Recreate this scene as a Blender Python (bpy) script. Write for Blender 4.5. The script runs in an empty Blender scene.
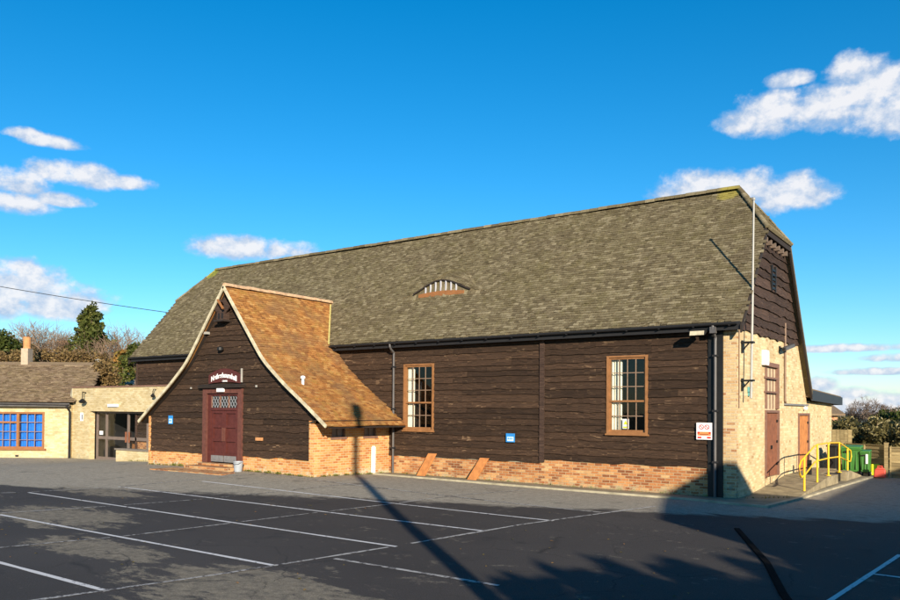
import bpy, math, random
import numpy as np
from mathutils import Vector, Matrix
rad = math.radians
random.seed(7)
RNG = np.random.default_rng(11)
scene = bpy.context.scene
COL = scene.collection
WLOC = {}

# ------------------------------------------------------------------ helpers
def gz(x, y):
    """height of the ground (metres)"""
    x = np.asarray(x, float); y = np.asarray(y, float)
    b = 0.19*np.exp(-((x+21)/8.5)**2-((y-16.5)/3.5)**2)
    t = np.clip((-27-x)/8, 0, 1); b = b-0.24*t*t*(3-2*t)
    return b

def setp(o, label=None, cat=None, group=None, kind=None):
    if label: o['label'] = label
    if cat: o['category'] = cat
    if group: o['group'] = group
    if kind: o['kind'] = kind
    return o

def thing(name, label, cat, loc=(0, 0, 0), group=None):
    o = bpy.data.objects.new(name, None); COL.objects.link(o)
    o.location = loc; o.empty_display_size = .2
    WLOC[o.name] = np.array(loc, float)
    return setp(o, label, cat, group)

class MB:
    def __init__(s): s.v = []; s.f = []; s.r = []
    def add(s, vs, fs, r=0.5):
        b = len(s.v); s.v.extend([tuple(map(float, q)) for q in vs])
        for q in fs: s.f.append(tuple(b+i for i in q)); s.r.append(r)
    def quad(s, a, b, c, d, r=.5): s.add([a, b, c, d], [(0, 1, 2, 3)], r)
    def poly(s, pts, r=.5): s.add(pts, [tuple(range(len(pts)))], r)
    def box(s, x0, x1, y0, y1, z0, z1, r=.5):
        s.add([(x0,y0,z0),(x1,y0,z0),(x1,y1,z0),(x0,y1,z0),(x0,y0,z1),(x1,y0,z1),(x1,y1,z1),(x0,y1,z1)],
              [(0,3,2,1),(4,5,6,7),(0,1,5,4),(1,2,6,5),(2,3,7,6),(3,0,4,7)], r)
    def hexa(s, p, r=.5):   # p: 8 points, bottom ring then top ring
        s.add(p, [(0,3,2,1),(4,5,6,7),(0,1,5,4),(1,2,6,5),(2,3,7,6),(3,0,4,7)], r)
    def bar(s, p0, p1, w, h, up=(0,0,1), r=.5):
        p0 = Vector(p0); p1 = Vector(p1); d = (p1-p0).normalized(); a = d.cross(Vector(up)).normalized(); b = a.cross(d)
        q = []
        for P in (p0, p1):
            q += [P-a*w/2-b*h/2, P+a*w/2-b*h/2, P+a*w/2+b*h/2, P-a*w/2+b*h/2]
        s.add(q, [(0,1,2,3),(7,6,5,4),(0,4,5,1),(1,5,6,2),(2,6,7,3),(3,7,4,0)], r)
    def tube(s, p0, p1, r0, r1=None, n=8, r=.5, cap=True):
        r1 = r0 if r1 is None else r1
        p0 = Vector(p0); p1 = Vector(p1); d = (p1-p0).normalized()
        a = d.cross(Vector((0,0,1)));
        if a.length < 1e-3: a = Vector((1,0,0))
        a.normalize(); b = d.cross(a); vs = []
        for P, R in ((p0, r0), (p1, r1)):
            for k in range(n):
                t = 2*math.pi*k/n; vs.append(P+a*math.cos(t)*R+b*math.sin(t)*R)
        fs = [(k, (k+1) % n, n+(k+1) % n, n+k) for k in range(n)]
        if cap: fs += [tuple(range(n-1, -1, -1)), tuple(range(n, 2*n))]
        s.add(vs, fs, r)
    def path(s, pts, rr, n=8, r=.5):
        pts = [Vector(p) for p in pts]; rings = []
        ref = Vector((0.13, .21, .97)).normalized(); vs = []
        for i, P in enumerate(pts):
            d = (pts[min(i+1, len(pts)-1)]-pts[max(i-1, 0)]).normalized()
            a = d.cross(ref)
            if a.length < 1e-3: a = d.cross(Vector((1,0,0)))
            a.normalize(); b = d.cross(a)
            for k in range(n):
                t = 2*math.pi*k/n; vs.append(P+a*math.cos(t)*rr+b*math.sin(t)*rr)
        fs = []
        for i in range(len(pts)-1):
            for k in range(n): fs.append((i*n+k, i*n+(k+1) % n, (i+1)*n+(k+1) % n, (i+1)*n+k))
        m = len(vs); fs += [tuple(range(n-1, -1, -1)), tuple(range(m-n, m))]
        s.add(vs, fs, r)
    def prism(s, poly, d, r=.5):   # poly: 3d points, extruded by vector d
        n = len(poly); d = np.array(d, float); p = [np.array(q, float) for q in poly]
        s.add(p+[q+d for q in p], [tuple(range(n-1, -1, -1)), tuple(range(n, 2*n))]+[(i, (i+1) % n, n+(i+1) % n, n+i) for i in range(n)], r)
    def lathe(s, c, prof, n=16, r=.5):
        vs = []; c = np.array(c, float)
        for R, z in prof:
            for k in range(n):
                t = 2*math.pi*k/n; vs.append(c+np.array([R*math.cos(t), R*math.sin(t), z]))
        fs = []
        for i in range(len(prof)-1):
            for k in range(n): fs.append((i*n+k, i*n+(k+1) % n, (i+1)*n+(k+1) % n, (i+1)*n+k))
        m = len(vs); fs += [tuple(range(n-1, -1, -1)), tuple(range(m-n, m))]
        s.add(vs, fs, r)
    def arrays(s, V, F, R):
        b = len(s.v); s.v.extend(map(tuple, V)); s.f.extend([tuple(int(i)+b for i in q) for q in F]); s.r.extend(list(R))
    def build(s, name, mat, parent=None, loc=None, smooth=False, bevel=0, weld=False):
        V = np.array(s.v, float)
        if parent is not None: base = WLOC[parent.name]
        elif loc is not None: base = np.array(loc, float)
        else: base = np.array([V[:,0].mean(), V[:,1].mean(), V[:,2].min()])
        me = bpy.data.meshes.new(name); me.from_pydata((V-base).tolist(), [], s.f)
        at = me.attributes.new('rnd', 'FLOAT', 'FACE'); at.data.foreach_set('value', np.array(s.r, dtype=np.float32))
        # automatic UVs in metres
        nl = len(me.loops); li = np.empty(nl, dtype=np.int32); me.loops.foreach_get('vertex_index', li)
        npoly = len(me.polygons); tot = np.empty(npoly, dtype=np.int32); me.polygons.foreach_get('loop_total', tot)
        nr = np.empty(npoly*3); me.polygons.foreach_get('normal', nr); nr = nr.reshape(-1, 3)
        t = np.stack([-nr[:,1], nr[:,0], np.zeros(npoly)], 1); L = np.linalg.norm(t, axis=1)
        flat = L < .08; t[flat] = (1, 0, 0); L[flat] = 1; t /= L[:,None]
        w = np.cross(nr, t); pi = np.repeat(np.arange(npoly), tot); P = V[li]
        uv = np.stack([(P*t[pi]).sum(1), (P*w[pi]).sum(1)], 1)
        ul = me.uv_layers.new(name='UVMap'); ul.data.foreach_set('uv', uv.astype(np.float32).ravel())
        if isinstance(mat, (list, tuple)):
            for q in mat: me.materials.append(q)
        else: me.materials.append(mat)
        if smooth: me.polygons.foreach_set('use_smooth', [True]*npoly)
        o = bpy.data.objects.new(name, me); COL.objects.link(o)
        o.location = (0,0,0) if parent is not None else base
        if parent is not None: o.parent = parent
        WLOC[o.name] = base
        if bevel:
            m = o.modifiers.new('bevel', 'BEVEL'); m.width = bevel; m.segments = 2; m.limit_method = 'ANGLE'; m.angle_limit = rad(50)
        return o

def struct(o): o['kind'] = 'structure'; return o

# ------------------------------------------------------------------ materials
class NT:
    def __init__(s, name):
        s.m = bpy.data.materials.new(name); s.m.use_nodes = True; s.t = s.m.node_tree; s.N = s.t.nodes; s.L = s.t.links
        s.b = s.N['Principled BSDF']; s.out = s.N['Material Output']
    def n(s, typ, **k):
        q = s.N.new(typ)
        for a, v in k.items():
            if a.startswith('i_'):
                q.inputs[a[2:].replace('_', ' ')].default_value = v
            else: setattr(q, a, v)
        return q
    def l(s, a, b): s.L.new(a, b)
    def coord(s, kind='UV', scale=(1,1,1), loc=(0,0,0)):
        if kind == 'POS':
            c = s.n('ShaderNodeNewGeometry').outputs['Position']
        else: c = s.n('ShaderNodeTexCoord').outputs[kind]
        m = s.n('ShaderNodeMapping'); m.inputs['Scale'].default_value = scale; m.inputs['Location'].default_value = loc
        s.l(c, m.inputs['Vector']); return m.outputs[0]
    def noise(s, vec, scale, detail=4, rough=.55, dist=0):
        q = s.n('ShaderNodeTexNoise'); q.inputs['Scale'].default_value = scale; q.inputs['Detail'].default_value = detail
        q.inputs['Roughness'].default_value = rough; q.inputs['Distortion'].default_value = dist; s.l(vec, q.inputs['Vector']); return q.outputs['Fac']
    def ramp(s, fac, stops, interp='LINEAR'):
        q = s.n('ShaderNodeValToRGB'); cr = q.color_ramp; cr.interpolation = interp
        while len(cr.elements) < len(stops): cr.elements.new(.5)
        for e, (p, c) in zip(cr.elements, stops):
            e.position = p; e.color = (c[0], c[1], c[2], 1) if not isinstance(c, (int, float)) else (c, c, c, 1)
        s.l(fac, q.inputs[0]); return q.outputs[0]
    def mix(s, fac, a, b, mode='MIX'):
        q = s.n('ShaderNodeMix', data_type='RGBA', blend_type=mode)
        for sock, v in ((q.inputs[0], fac), (q.inputs[6], a), (q.inputs[7], b)):
            if isinstance(v, (int, float)): sock.default_value = v
            elif isinstance(v, (tuple, list)): sock.default_value = (v[0], v[1], v[2], 1)
            else: s.l(v, sock)
        return q.outputs[2]
    def math(s, op, a, b=0., c=None, clamp=False):
        q = s.n('ShaderNodeMath', operation=op, use_clamp=clamp)
        for i, v in enumerate((a, b) if c is None else (a, b, c)):
            if isinstance(v, (int, float)): q.inputs[i].default_value = v
            else: s.l(v, q.inputs[i])
        return q.outputs[0]
    def rnd(s): return s.n('ShaderNodeAttribute', attribute_name='rnd').outputs['Fac']
    def bump(s, h, strength=.5, dist=.01, normal=None):
        q = s.n('ShaderNodeBump'); q.inputs['Strength'].default_value = strength; q.inputs['Distance'].default_value = dist
        s.l(h, q.inputs['Height'])
        if normal is not None: s.l(normal, q.inputs['Normal'])
        return q.outputs[0]
    def fin(s, col=None, rough=.9, normal=None, spec=.3, metal=0):
        if col is not None:
            if isinstance(col, (tuple, list)): s.b.inputs['Base Color'].default_value = (*col[:3], 1)
            else: s.l(col, s.b.inputs['Base Color'])
        if isinstance(rough, (int, float)): s.b.inputs['Roughness'].default_value = rough
        else: s.l(rough, s.b.inputs['Roughness'])
        s.b.inputs['Specular IOR Level'].default_value = spec; s.b.inputs['Metallic'].default_value = metal
        if normal is not None: s.l(normal, s.b.inputs['Normal'])
        return s.m

def simple(name, col, rough=.6, var=.18, scale=6, spec=.3, bump=.15, metal=0):
    """paint, metal, plastic...: base colour with dirt variation and a little relief"""
    t = NT(name); v = t.coord('POS'); n = t.noise(v, scale, 5, .6); n2 = t.noise(v, scale*9, 3)
    a = tuple(c*(1-var) for c in col); b = tuple(min(1, c*(1+var)) for c in col)
    c = t.ramp(n, [(.3, a), (.7, b)]); c = t.mix(t.math('MULTIPLY', n2, .25), c, tuple(x*.7 for x in col))
    r = t.math('MULTIPLY_ADD', n, .25, rough-.12)
    return t.fin(c, r, t.bump(n2, bump, .004), spec, metal)

def timber(name, dark, mid, pale, k=1.0):
    t = NT(name); r = t.rnd(); off = t.n('ShaderNodeCombineXYZ'); t.l(t.math('MULTIPLY', r, 37.), off.inputs[0]); t.l(t.math('MULTIPLY', r, 61.), off.inputs[1])
    uv = t.n('ShaderNodeVectorMath', operation='ADD'); t.l(t.coord('UV'), uv.inputs[0]); t.l(off.outputs[0], uv.inputs[1])
    m = t.n('ShaderNodeMapping'); m.inputs['Scale'].default_value = (.9, 16, 1); t.l(uv.outputs[0], m.inputs[0])
    g = t.noise(m.outputs[0], 1.6, 8, .65, .9)
    m2 = t.n('ShaderNodeMapping'); m2.inputs['Scale'].default_value = (1.1, 5, 1); t.l(uv.outputs[0], m2.inputs[0])
    b = t.noise(m2.outputs[0], 1.3, 5, .6, 1.5)
    c = t.ramp(g, [(.3, dark), (.62, mid)])
    c = t.mix(t.ramp(b, [(.60, 0.), (.74, 1.)]), c, t.mix(t.ramp(g, [(.42, 0.), (.6, 1.)]), c, pale))
    c = t.mix(1.0, c, t.ramp(r, [(0., .66), (.55, .98), (1., 1.28)]), 'MULTIPLY')
    h = t.math('ADD', g, t.math('MULTIPLY', b, .8))
    return t.fin(c, .85, t.bump(h, .9, .03*k), .25)

def tiles_mat(name, stops, moss, mossamt=.5, lichen=(.5,.46,.3)):
    t = NT(name); r = t.rnd(); p = t.coord('POS')
    c = t.ramp(r, stops)
    big = t.noise(p, .55, 5, .6); fine = t.noise(p, 22, 4, .65); mid = t.noise(p, 3.2, 5, .65)
    c = t.mix(t.ramp(big, [(.3, 0.), (.7, .5)]), c, t.mix(.5, c, moss))
    c = t.mix(t.math('MULTIPLY', t.ramp(mid, [(.5, 0.), (.66, 1.)]), mossamt), c, moss)
    c = t.mix(t.ramp(fine, [(.63, 0.), (.72, .7)]), c, lichen)
    c = t.mix(1., c, t.ramp(fine, [(.25, .7), (.6, 1.1)]), 'MULTIPLY')
    return t, c, fine

def brick_mat(name, stops, mortar, bw=.225, rh=.075, ms=.009, stain=None, bumpd=.012, specks=None, msmooth=.3):
    t = NT(name); uv = t.coord('UV')
    q = t.n('ShaderNodeTexBrick'); q.inputs['Scale'].default_value = 1; q.inputs['Color1'].default_value = (0,0,0,1); q.inputs['Color2'].default_value = (1,1,1,1)
    q.inputs['Mortar'].default_value = (.5,.5,.5,1); q.inputs['Mortar Size'].default_value = ms; q.inputs['Mortar Smooth'].default_value = msmooth
    q.inputs['Brick Width'].default_value = bw; q.inputs['Row Height'].default_value = rh
    wob = t.n('ShaderNodeTexNoise'); wob.inputs['Scale'].default_value = 3; t.l(uv, wob.inputs['Vector'])
    wv = t.n('ShaderNodeVectorMath', operation='MULTIPLY_ADD'); t.l(wob.outputs['Color'], wv.inputs[0]); wv.inputs[1].default_value = (.012,.012,0); t.l(uv, wv.inputs[2])
    t.l(wv.outputs[0], q.inputs['Vector'])
    c = t.ramp(q.outputs['Color'], stops); n = t.noise(t.coord('POS'), 30, 4, .7); n1 = t.noise(t.coord('POS'), 1.3, 5, .6)
    c = t.mix(1., c, t.ramp(n, [(.3, .72), (.7, 1.2)]), 'MULTIPLY')
    if specks:
        n3 = t.noise(t.coord('POS'), 13, 4, .75); c = t.mix(t.ramp(n3, [(.6, 0.), (.68, .75)]), c, specks)
    c = t.mix(q.outputs['Fac'], c, mortar)
    c = t.mix(1., c, t.ramp(n1, [(.3, .82), (.7, 1.12)]), 'MULTIPLY')
    if stain:   # pale salts / algae near the ground, broken up
        sep = t.n('ShaderNodeSeparateXYZ'); t.l(t.n('ShaderNodeNewGeometry').outputs['Position'], sep.inputs[0])
        for lo, hi, colr, th in stain:
            m = t.math('MULTIPLY', t.math('SUBTRACT', hi, sep.outputs[2]), 1/(hi-lo), clamp=True)
            n4 = t.noise(t.coord('POS'), 4.5, 6, .7)
            f = t.ramp(t.math('ADD', t.math('MULTIPLY', m, .45), n4), [(th, 0.), (th+.14, 1.)])
            c = t.mix(f, c, colr)
    h = t.math('SUBTRACT', t.math('MULTIPLY', n, .35), q.outputs['Fac'])
    return t.fin(c, .92, t.bump(h, .7, bumpd), .2)

M = {}
M['timber'] = timber('weatherboard', (.0145,.0082,.0052), (.060,.034,.020), (.25,.16,.09))
M['timber_gable'] = timber('gable board', (.026,.016,.012), (.080,.048,.035), (.19,.125,.09), 1.3)
M['timber_back'] = simple('tarred backing', (.01,.008,.007), .9)
t, c, fine = tiles_mat('main roof tile', [(0., (.095,.074,.045)), (.3, (.132,.105,.064)), (.75, (.168,.138,.085)), (1., (.25,.21,.135))], (.14,.12,.048), .35)
# strong yellow moss by the right hand ridge end
geo = t.n('ShaderNodeNewGeometry').outputs['Position']
def near(t, geo, cpos, rr, n, k=.5):
    d = t.n('ShaderNodeVectorMath', operation='DISTANCE'); t.l(geo, d.inputs[0]); d.inputs[1].default_value = cpos
    return t.ramp(t.math('ADD', t.math('DIVIDE', d.outputs['Value'], rr), t.math('MULTIPLY', n, k)), [(.75, 1.), (1.1, 0.)])
nn = t.noise(t.coord('POS'), 6, 4)
c = t.mix(near(t, geo, (-6.8,23.4,8.68), .5, nn), c, (.27,.23,.06))
c = t.mix(near(t, geo, (-30.9,23.3,8.6), .5, nn), c, (.22,.22,.05))
M['tile'] = t.fin(c, .95, t.bump(fine, .5, .006), .15)
t, c, fine = tiles_mat('orange roof tile', [(0., (.20,.08,.03)), (.35, (.31,.127,.04)), (.7, (.38,.17,.052)), (1., (.46,.26,.095))], (.33,.2,.05), .6, (.5,.40,.2))
c = t.mix(t.ramp(t.noise(t.coord('POS'), .9, 5, .6), [(.47, 0.), (.66, .65)]), c, (.19,.11,.055))
M['tile_orange'] = t.fin(c, .95, t.bump(fine, .5, .006), .15)
t, c, fine = tiles_mat('wing roof tile', [(0., (.085,.055,.038)), (.4, (.16,.11,.075)), (1., (.27,.2,.135))], (.2,.16,.07), .3, (.6,.55,.42))
M['tile_wing'] = t.fin(c, .95, t.bump(fine, .5, .006), .15)
M['tile_pink'] = simple('pale pink tile', (.42,.3,.22), .9, .25, 5)
red_stops = [(0., (.21,.075,.032)), (.4, (.4,.155,.058)), (.75, (.5,.23,.085)), (1., (.56,.35,.16))]
M['brick_red'] = brick_mat('red plinth brick', red_stops, (.46,.34,.2), stain=[(-.05,.5,(.42,.33,.2),.78), (-.05,.3,(.17,.17,.05),.82)])
M['brick_porch'] = brick_mat('orange porch brick', [(0., (.42,.15,.045)), (.4, (.58,.25,.08)), (1., (.64,.37,.14))], (.58,.44,.26), stain=[(0,.7,(.52,.46,.32),.78), (0,.45,(.2,.22,.05),.85)])
M['brick_yellow'] = brick_mat('yellow stock brick', [(0., (.44,.29,.14)), (.08, (.56,.41,.22)), (.5, (.64,.49,.27)), (1., (.70,.57,.35))], (.60,.48,.29), ms=.007, specks=(.30,.18,.08), stain=[(-.1,.7,(.42,.36,.22),.86)])
M['brick_pier'] = brick_mat('buff pier brick', [(0., (.36,.17,.08)), (.25, (.52,.34,.17)), (1., (.62,.46,.25))], (.55,.45,.3), stain=[(-.1,.9,(.3,.27,.19),.8)])
M['brick_wing'] = brick_mat('pale yellow brick', [(0., (.48,.37,.19)), (.5, (.57,.46,.26)), (1., (.63,.53,.33))], (.52,.43,.27), ms=.006, stain=[(-.35,.45,(.42,.36,.22),.8)])
M['brick_house'] = brick_mat('orange house brick', red_stops, (.5,.4,.3))
M['gutter'] = simple('black gutter plastic', (.012,.012,.014), .75, .2, 8, .4)
M['pipe'] = simple('dark grey pipe', (.09,.085,.085), .45, .2, 5, .4)
M['tan'] = simple('tan window wood', (.27,.125,.048), .6, .22, 7)
M['barge'] = simple('cream bargeboard', (.52,.46,.32), .8, .4, 4)
M['bars'] = simple('glazing bar', (.24,.16,.11), .7, .15)
M['whitebar'] = simple('white bar', (.48,.48,.52), .6, .08)
M['curtain'] = simple('cream curtain', (.74,.7,.56), .95, .06, 3)
M['curtain_blue'] = simple('blue curtain', (.02,.17,.62), .9, .25, 4)
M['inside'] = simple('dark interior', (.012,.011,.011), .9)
M['maroon'] = simple('maroon door paint', (.085,.022,.018), .55, .2, 6)
M['maroon_pale'] = simple('worn maroon paint', (.12,.045,.034), .65, .25, 9)
M['rust'] = simple('red brown door', (.22,.085,.045), .8, .25, 5)
M['rust_frame'] = simple('faded brown frame', (.2,.11,.08), .8, .25, 7)
M['plank'] = simple('rust orange plank', (.48,.19,.06), .9, .3, 6)
M['kick'] = simple('steel kick plate', (.35,.33,.32), .5, .2, 10, .5, .2, .6)
M['steel'] = simple('galvanised pole', (.36,.35,.32), .5, .15, 5, .5)
M['bucketm'] = simple('galvanised bucket', (.33,.36,.40), .45, .15, 9, .5)
M['white'] = simple('white paint', (.8,.8,.8), .6, .06)
M['yellow'] = simple('yellow rail paint', (.80,.50,.015), .45, .1, 8, .5)
M['green'] = simple('green bin plastic', (.055,.19,.035), .45, .15, 4, .4)
M['greendark'] = simple('dark green plastic', (.03,.11,.03), .5, .15)
M['black'] = simple('black plastic', (.012,.012,.012), .5)
M['redp'] = simple('red plastic', (.60,.09,.06), .5, .12)
M['signblue'] = simple('blue sign face', (.03,.24,.62), .5, .05)
M['signpale'] = simple('pale blue lettering', (.55,.75,.9), .5, .04)
M['signwhite'] = simple('white sign face', (.82,.8,.8), .5, .03)
M['signred'] = simple('red sign print', (.6,.03,.02), .5, .05)
M['signorange'] = simple('orange sign print', (.75,.25,.08), .5, .05)
M['signyellow'] = simple('yellow notice print', (.75,.75,.03), .5, .05)
M['teal'] = simple('teal plastic', (.12,.35,.36), .5)
M['concrete'] = simple('weathered concrete', (.29,.24,.15), .95, .4, 3.5, .15, .6)
M['kerb'] = simple('lichened kerb', (.38,.34,.24), .95, .3, 3, .15, .5)
M['lead'] = simple('lead flashing', (.2,.2,.2), .6, .2)
M['slate'] = simple('dark slate grey fascia', (.035,.042,.052), .6, .2)
M['yellowtrim'] = simple('lichen yellow edging', (.42,.37,.13), .85, .3, 9)
M['brownframe'] = simple('grey brown aluminium', (.17,.13,.11), .5, .12)
M['pane_pale'] = simple('pale tan pane', (.5,.4,.26), .8)  # even pale tan for the high window pane
M['terracotta'] = simple('terracotta', (.5,.24,.1), .85)
M['render'] = simple('pale render', (.42,.33,.24), .9)
M['orange'] = simple('orange timber', (.27,.115,.042), .7)
M['fence'] = timber('fence board', (.17,.125,.06), (.36,.28,.14), (.44,.37,.2), .5)
M['wallcap'] = simple('grey coping', (.2,.17,.14), .9)
M['bark'] = simple('bark', (.15,.11,.085), .95, .3, 6)
M['barkpale'] = simple('pale twigs', (.22,.15,.10), .95, .3, 6)
M['wood_pole'] = simple('creosoted pole', (.1,.07,.05), .9)

def leaf_mat(name, stops, gloss=.5):
    t = NT(name); c = t.ramp(t.rnd(), stops)
    m = t.fin(c, .6, None, .25)
    tr = t.n('ShaderNodeBsdfTranslucent'); t.l(c, tr.inputs[0]); mx = t.n('ShaderNodeMixShader'); mx.inputs[0].default_value = .3
    t.l(t.b.outputs[0], mx.inputs[1]); t.l(tr.outputs[0], mx.inputs[2]); t.l(mx.outputs[0], t.out.inputs[0]); return m
M['leaf_dark'] = leaf_mat('dark evergreen leaf', [(0., (.02,.035,.008)), (.6, (.055,.075,.014)), (1., (.12,.13,.03))])
M['leaf_conifer'] = leaf_mat('conifer leaf', [(0., (.035,.05,.01)), (.6, (.085,.10,.02)), (1., (.17,.17,.04))])
M['leaf_brown'] = leaf_mat('brown winter hedge leaf', [(0., (.08,.045,.02)), (.5, (.2,.13,.05)), (1., (.34,.24,.10))])
M['leaf_orange'] = leaf_mat('autumn leaf', [(0., (.1,.1,.02)), (.5, (.22,.17,.035)), (1., (.42,.2,.06))])
M['leaf_varieg'] = leaf_mat('variegated leaf', [(0., (.03,.034,.012)), (.4, (.10,.085,.03)), (.7, (.24,.2,.08)), (1., (.62,.52,.27))])
M['grass'] = leaf_mat('grass blade', [(0., (.05,.06,.01)), (.6, (.13,.15,.02)), (1., (.3,.28,.06))])

def glass_mat():
    t = NT('window glass'); tr = t.n('ShaderNodeBsdfTransparent'); gl = t.n('ShaderNodeBsdfGlossy'); gl.inputs['Roughness'].default_value = .02
    g_ = t.n('ShaderNodeNewGeometry'); dt = t.n('ShaderNodeVectorMath', operation='DOT_PRODUCT'); t.l(g_.outputs['Incoming'], dt.inputs[0]); t.l(g_.outputs['Normal'], dt.inputs[1])
    fr = t.math('MULTIPLY_ADD', t.math('POWER', t.math('SUBTRACT', 1., t.math('ABSOLUTE', dt.outputs['Value'])), 5.), .95, .045); mx = t.n('ShaderNodeMixShader')
    tr.inputs[0].default_value = (.93,.95,.95,1)
    n = t.noise(t.coord('POS'), 3, 2); t.l(t.bump(n, .06, .02), gl.inputs['Normal'])
    t.l(fr, mx.inputs[0]); t.l(tr.outputs[0], mx.inputs[1]); t.l(gl.outputs[0], mx.inputs[2]); t.l(mx.outputs[0], t.out.inputs[0]); return t.m
M['glass'] = glass_mat()

# asphalt
def asphalt():
    t = NT('asphalt'); geo = t.n('ShaderNodeNewGeometry').outputs['Position']; sep = t.n('ShaderNodeSeparateXYZ'); t.l(geo, sep.inputs[0])
    n1 = t.noise(t.coord('POS', (1,1.8,1)), .9, 9, .74, .4); n2 = t.noise(t.coord('POS'), 60, 3, .7); n3 = t.noise(t.coord('POS'), .25, 4); n4 = t.noise(t.coord('POS'), 7, 5, .7)
    # old pale surfacing near the buildings, newer dark surfacing on the parking area
    a = t.math('SUBTRACT', sep.outputs[1], t.math('MULTIPLY_ADD', sep.outputs[0], .37, 18.6))
    lightm = t.ramp(t.math('ADD', t.math('MULTIPLY', a, .9), t.math('MULTIPLY_ADD', n1, 2.4, -.7)), [(.35, 0.), (.75, 1.)])
    sand = None
    for (cx, cy, rx, ry) in ((-15.6,8.1,3.2,1.6), (-7.6,6.2,3.0,1.5), (-11.6,6.6,2.6,.8), (-19,11.0,3,.8), (-6.2,5.2,1.9,1.)):
        dx = t.math('DIVIDE', t.math('SUBTRACT', sep.outputs[0], cx), rx); dy = t.math('DIVIDE', t.math('SUBTRACT', sep.outputs[1], cy), ry)
        d = t.math('ADD', t.math('MULTIPLY', dx, dx), t.math('MULTIPLY', dy, dy)); e = t.math('SUBTRACT', 1., d, clamp=True)
        sand = e if sand is None else t.math('MAXIMUM', sand, e)
    n5 = t.noise(t.coord('POS', (.7,2.3,1)), 1.5, 10, .78, .3)
    pm = t.ramp(t.math('ADD', t.math('MULTIPLY', sand, .26), t.math('MULTIPLY_ADD', n1, .35, t.math('MULTIPLY', n5, .68))), [(.655, 0.), (.70, 1.)])
    specks = t.ramp(t.math('ADD', n1, t.math('MULTIPLY', n4, .5)), [(.86, 0.), (.93, .75)])
    dark = t.mix(t.ramp(n3, [(.3, 0.), (.7, 1.)]), (.040,.035,.032), (.058,.051,.046))
    lightc = t.mix(t.ramp(n4, [(.3, 0.), (.7, 1.)]), (.225,.195,.15), (.36,.32,.25))
    c = t.mix(lightm, dark, lightc); c = t.mix(t.math('MULTIPLY', pm, t.ramp(n4, [(.35, .35), (.6, 1.)])), c, (.23,.195,.14)); c = t.mix(specks, c, (.17,.145,.11))
    c = t.mix(1., c, t.ramp(n2, [(.25, .45), (.5, 1.), (.75, 1.75)]), 'MULTIPLY')
    oil = t.ramp(t.noise(t.coord('POS', (1,1,1), (7,3,0)), 1.1, 6, .6), [(.60, 0.), (.70, .55)]); c = t.mix(oil, c, (.022,.021,.021))
    # fine cracks
    vo = t.n('ShaderNodeTexVoronoi', feature='DISTANCE_TO_EDGE'); vo.inputs['Scale'].default_value = .55
    wn = t.n('ShaderNodeTexNoise'); wn.inputs['Scale'].default_value = 1.2; wn.inputs['Detail'].default_value = 5
    wv = t.n('ShaderNodeVectorMath', operation='MULTIPLY_ADD'); t.l(wn.outputs['Color'], wv.inputs[0]); wv.inputs[1].default_value = (.8,.8,0); t.l(geo, wv.inputs[2]); t.l(geo, wn.inputs['Vector']); t.l(wv.outputs[0], vo.inputs['Vector'])
    crack = t.math('MULTIPLY', t.ramp(vo.outputs['Distance'], [(0., 1.), (.008, 0.)]), t.ramp(n3, [(.45, 0.), (.6, .7)]))
    c = t.mix(crack, c, (.012,.011,.011))
    h = t.math('ADD', n2, t.math('MULTIPLY', n4, .6))
    return t.fin(c, .88, t.bump(h, .5, .012), .25)
M['asphalt'] = asphalt()
def paint(name, wear, col=(.62,.6,.58)):
    t = NT(name); n = t.noise(t.coord('POS'), 9, 6, .75); n2 = t.noise(t.coord('POS'), .8, 3)
    f = t.ramp(t.math('ADD', n, t.math('MULTIPLY', n2, .35)), [(wear, 0.), (wear+.1, 1.)])
    c = t.mix(f, (.05,.045,.045), col); return t.fin(c, .8, t.bump(n, .3, .004), .3)
M['paint'] = paint('white line paint', .52)
M['paint_old'] = paint('worn line paint', .6, (.42,.4,.37))
def ground_mat():
    t = NT('rough grass ground'); n = t.noise(t.coord('POS'), .4, 6, .6); n2 = t.noise(t.coord('POS'), 8, 4)
    c = t.ramp(n, [(.3, (.05,.055,.02)), (.7, (.11,.1,.045))]); return t.fin(t.mix(.3, c, t.ramp(n2, [(.3,(.03,.035,.015)),(.7,(.13,.11,.05))])), .95, t.bump(n2, .6, .03))
M['ground'] = ground_mat()
M['hill'] = simple('haze-blue hill', (.035,.06,.08), .95, .2, .002)  # blue haze of distance painted into the hill colour

# ------------------------------------------------------------------ ground
def grid(name, xs, ys, zf, mat):
    X, Y = np.meshgrid(xs, ys); Z = zf(X, Y); V = np.stack([X, Y, Z], -1).reshape(-1, 3); n = len(xs); F = []
    for j in range(len(ys)-1):
        for i in range(n-1): F.append((j*n+i, j*n+i+1, (j+1)*n+i+1, (j+1)*n+i))
    mb = MB(); mb.arrays(V, F, [.5]*len(F)); return mb.build(name, mat, loc=(0,0,0), smooth=True)
far = [-3000,-1200,-500,-250,-150,-110,-85,-65]
xs = np.array(far+list(np.arange(-55, 40, 3.))+[45,60,80,110,150,250,500,1200,3000], float)
ys = np.array([-500,-250,-120,-80,-50,-30]+list(np.arange(-24, 50, 3.))+[55,65,85,110,150,250,500,1200,3000,5200], float)
struct(grid('ground', xs, ys, lambda x, y: -.32+0*x, M['ground']))
ax = np.concatenate([np.arange(-70, -41, 3.), np.arange(-40, 10.1, .5), np.arange(12, 45, 3.)])
ay = np.concatenate([np.arange(-45, -5, 3.), np.arange(-4, 34.1, .5)])
struct(grid('car_park', ax, ay, lambda x, y: gz(x, y), M['asphalt']))

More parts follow.
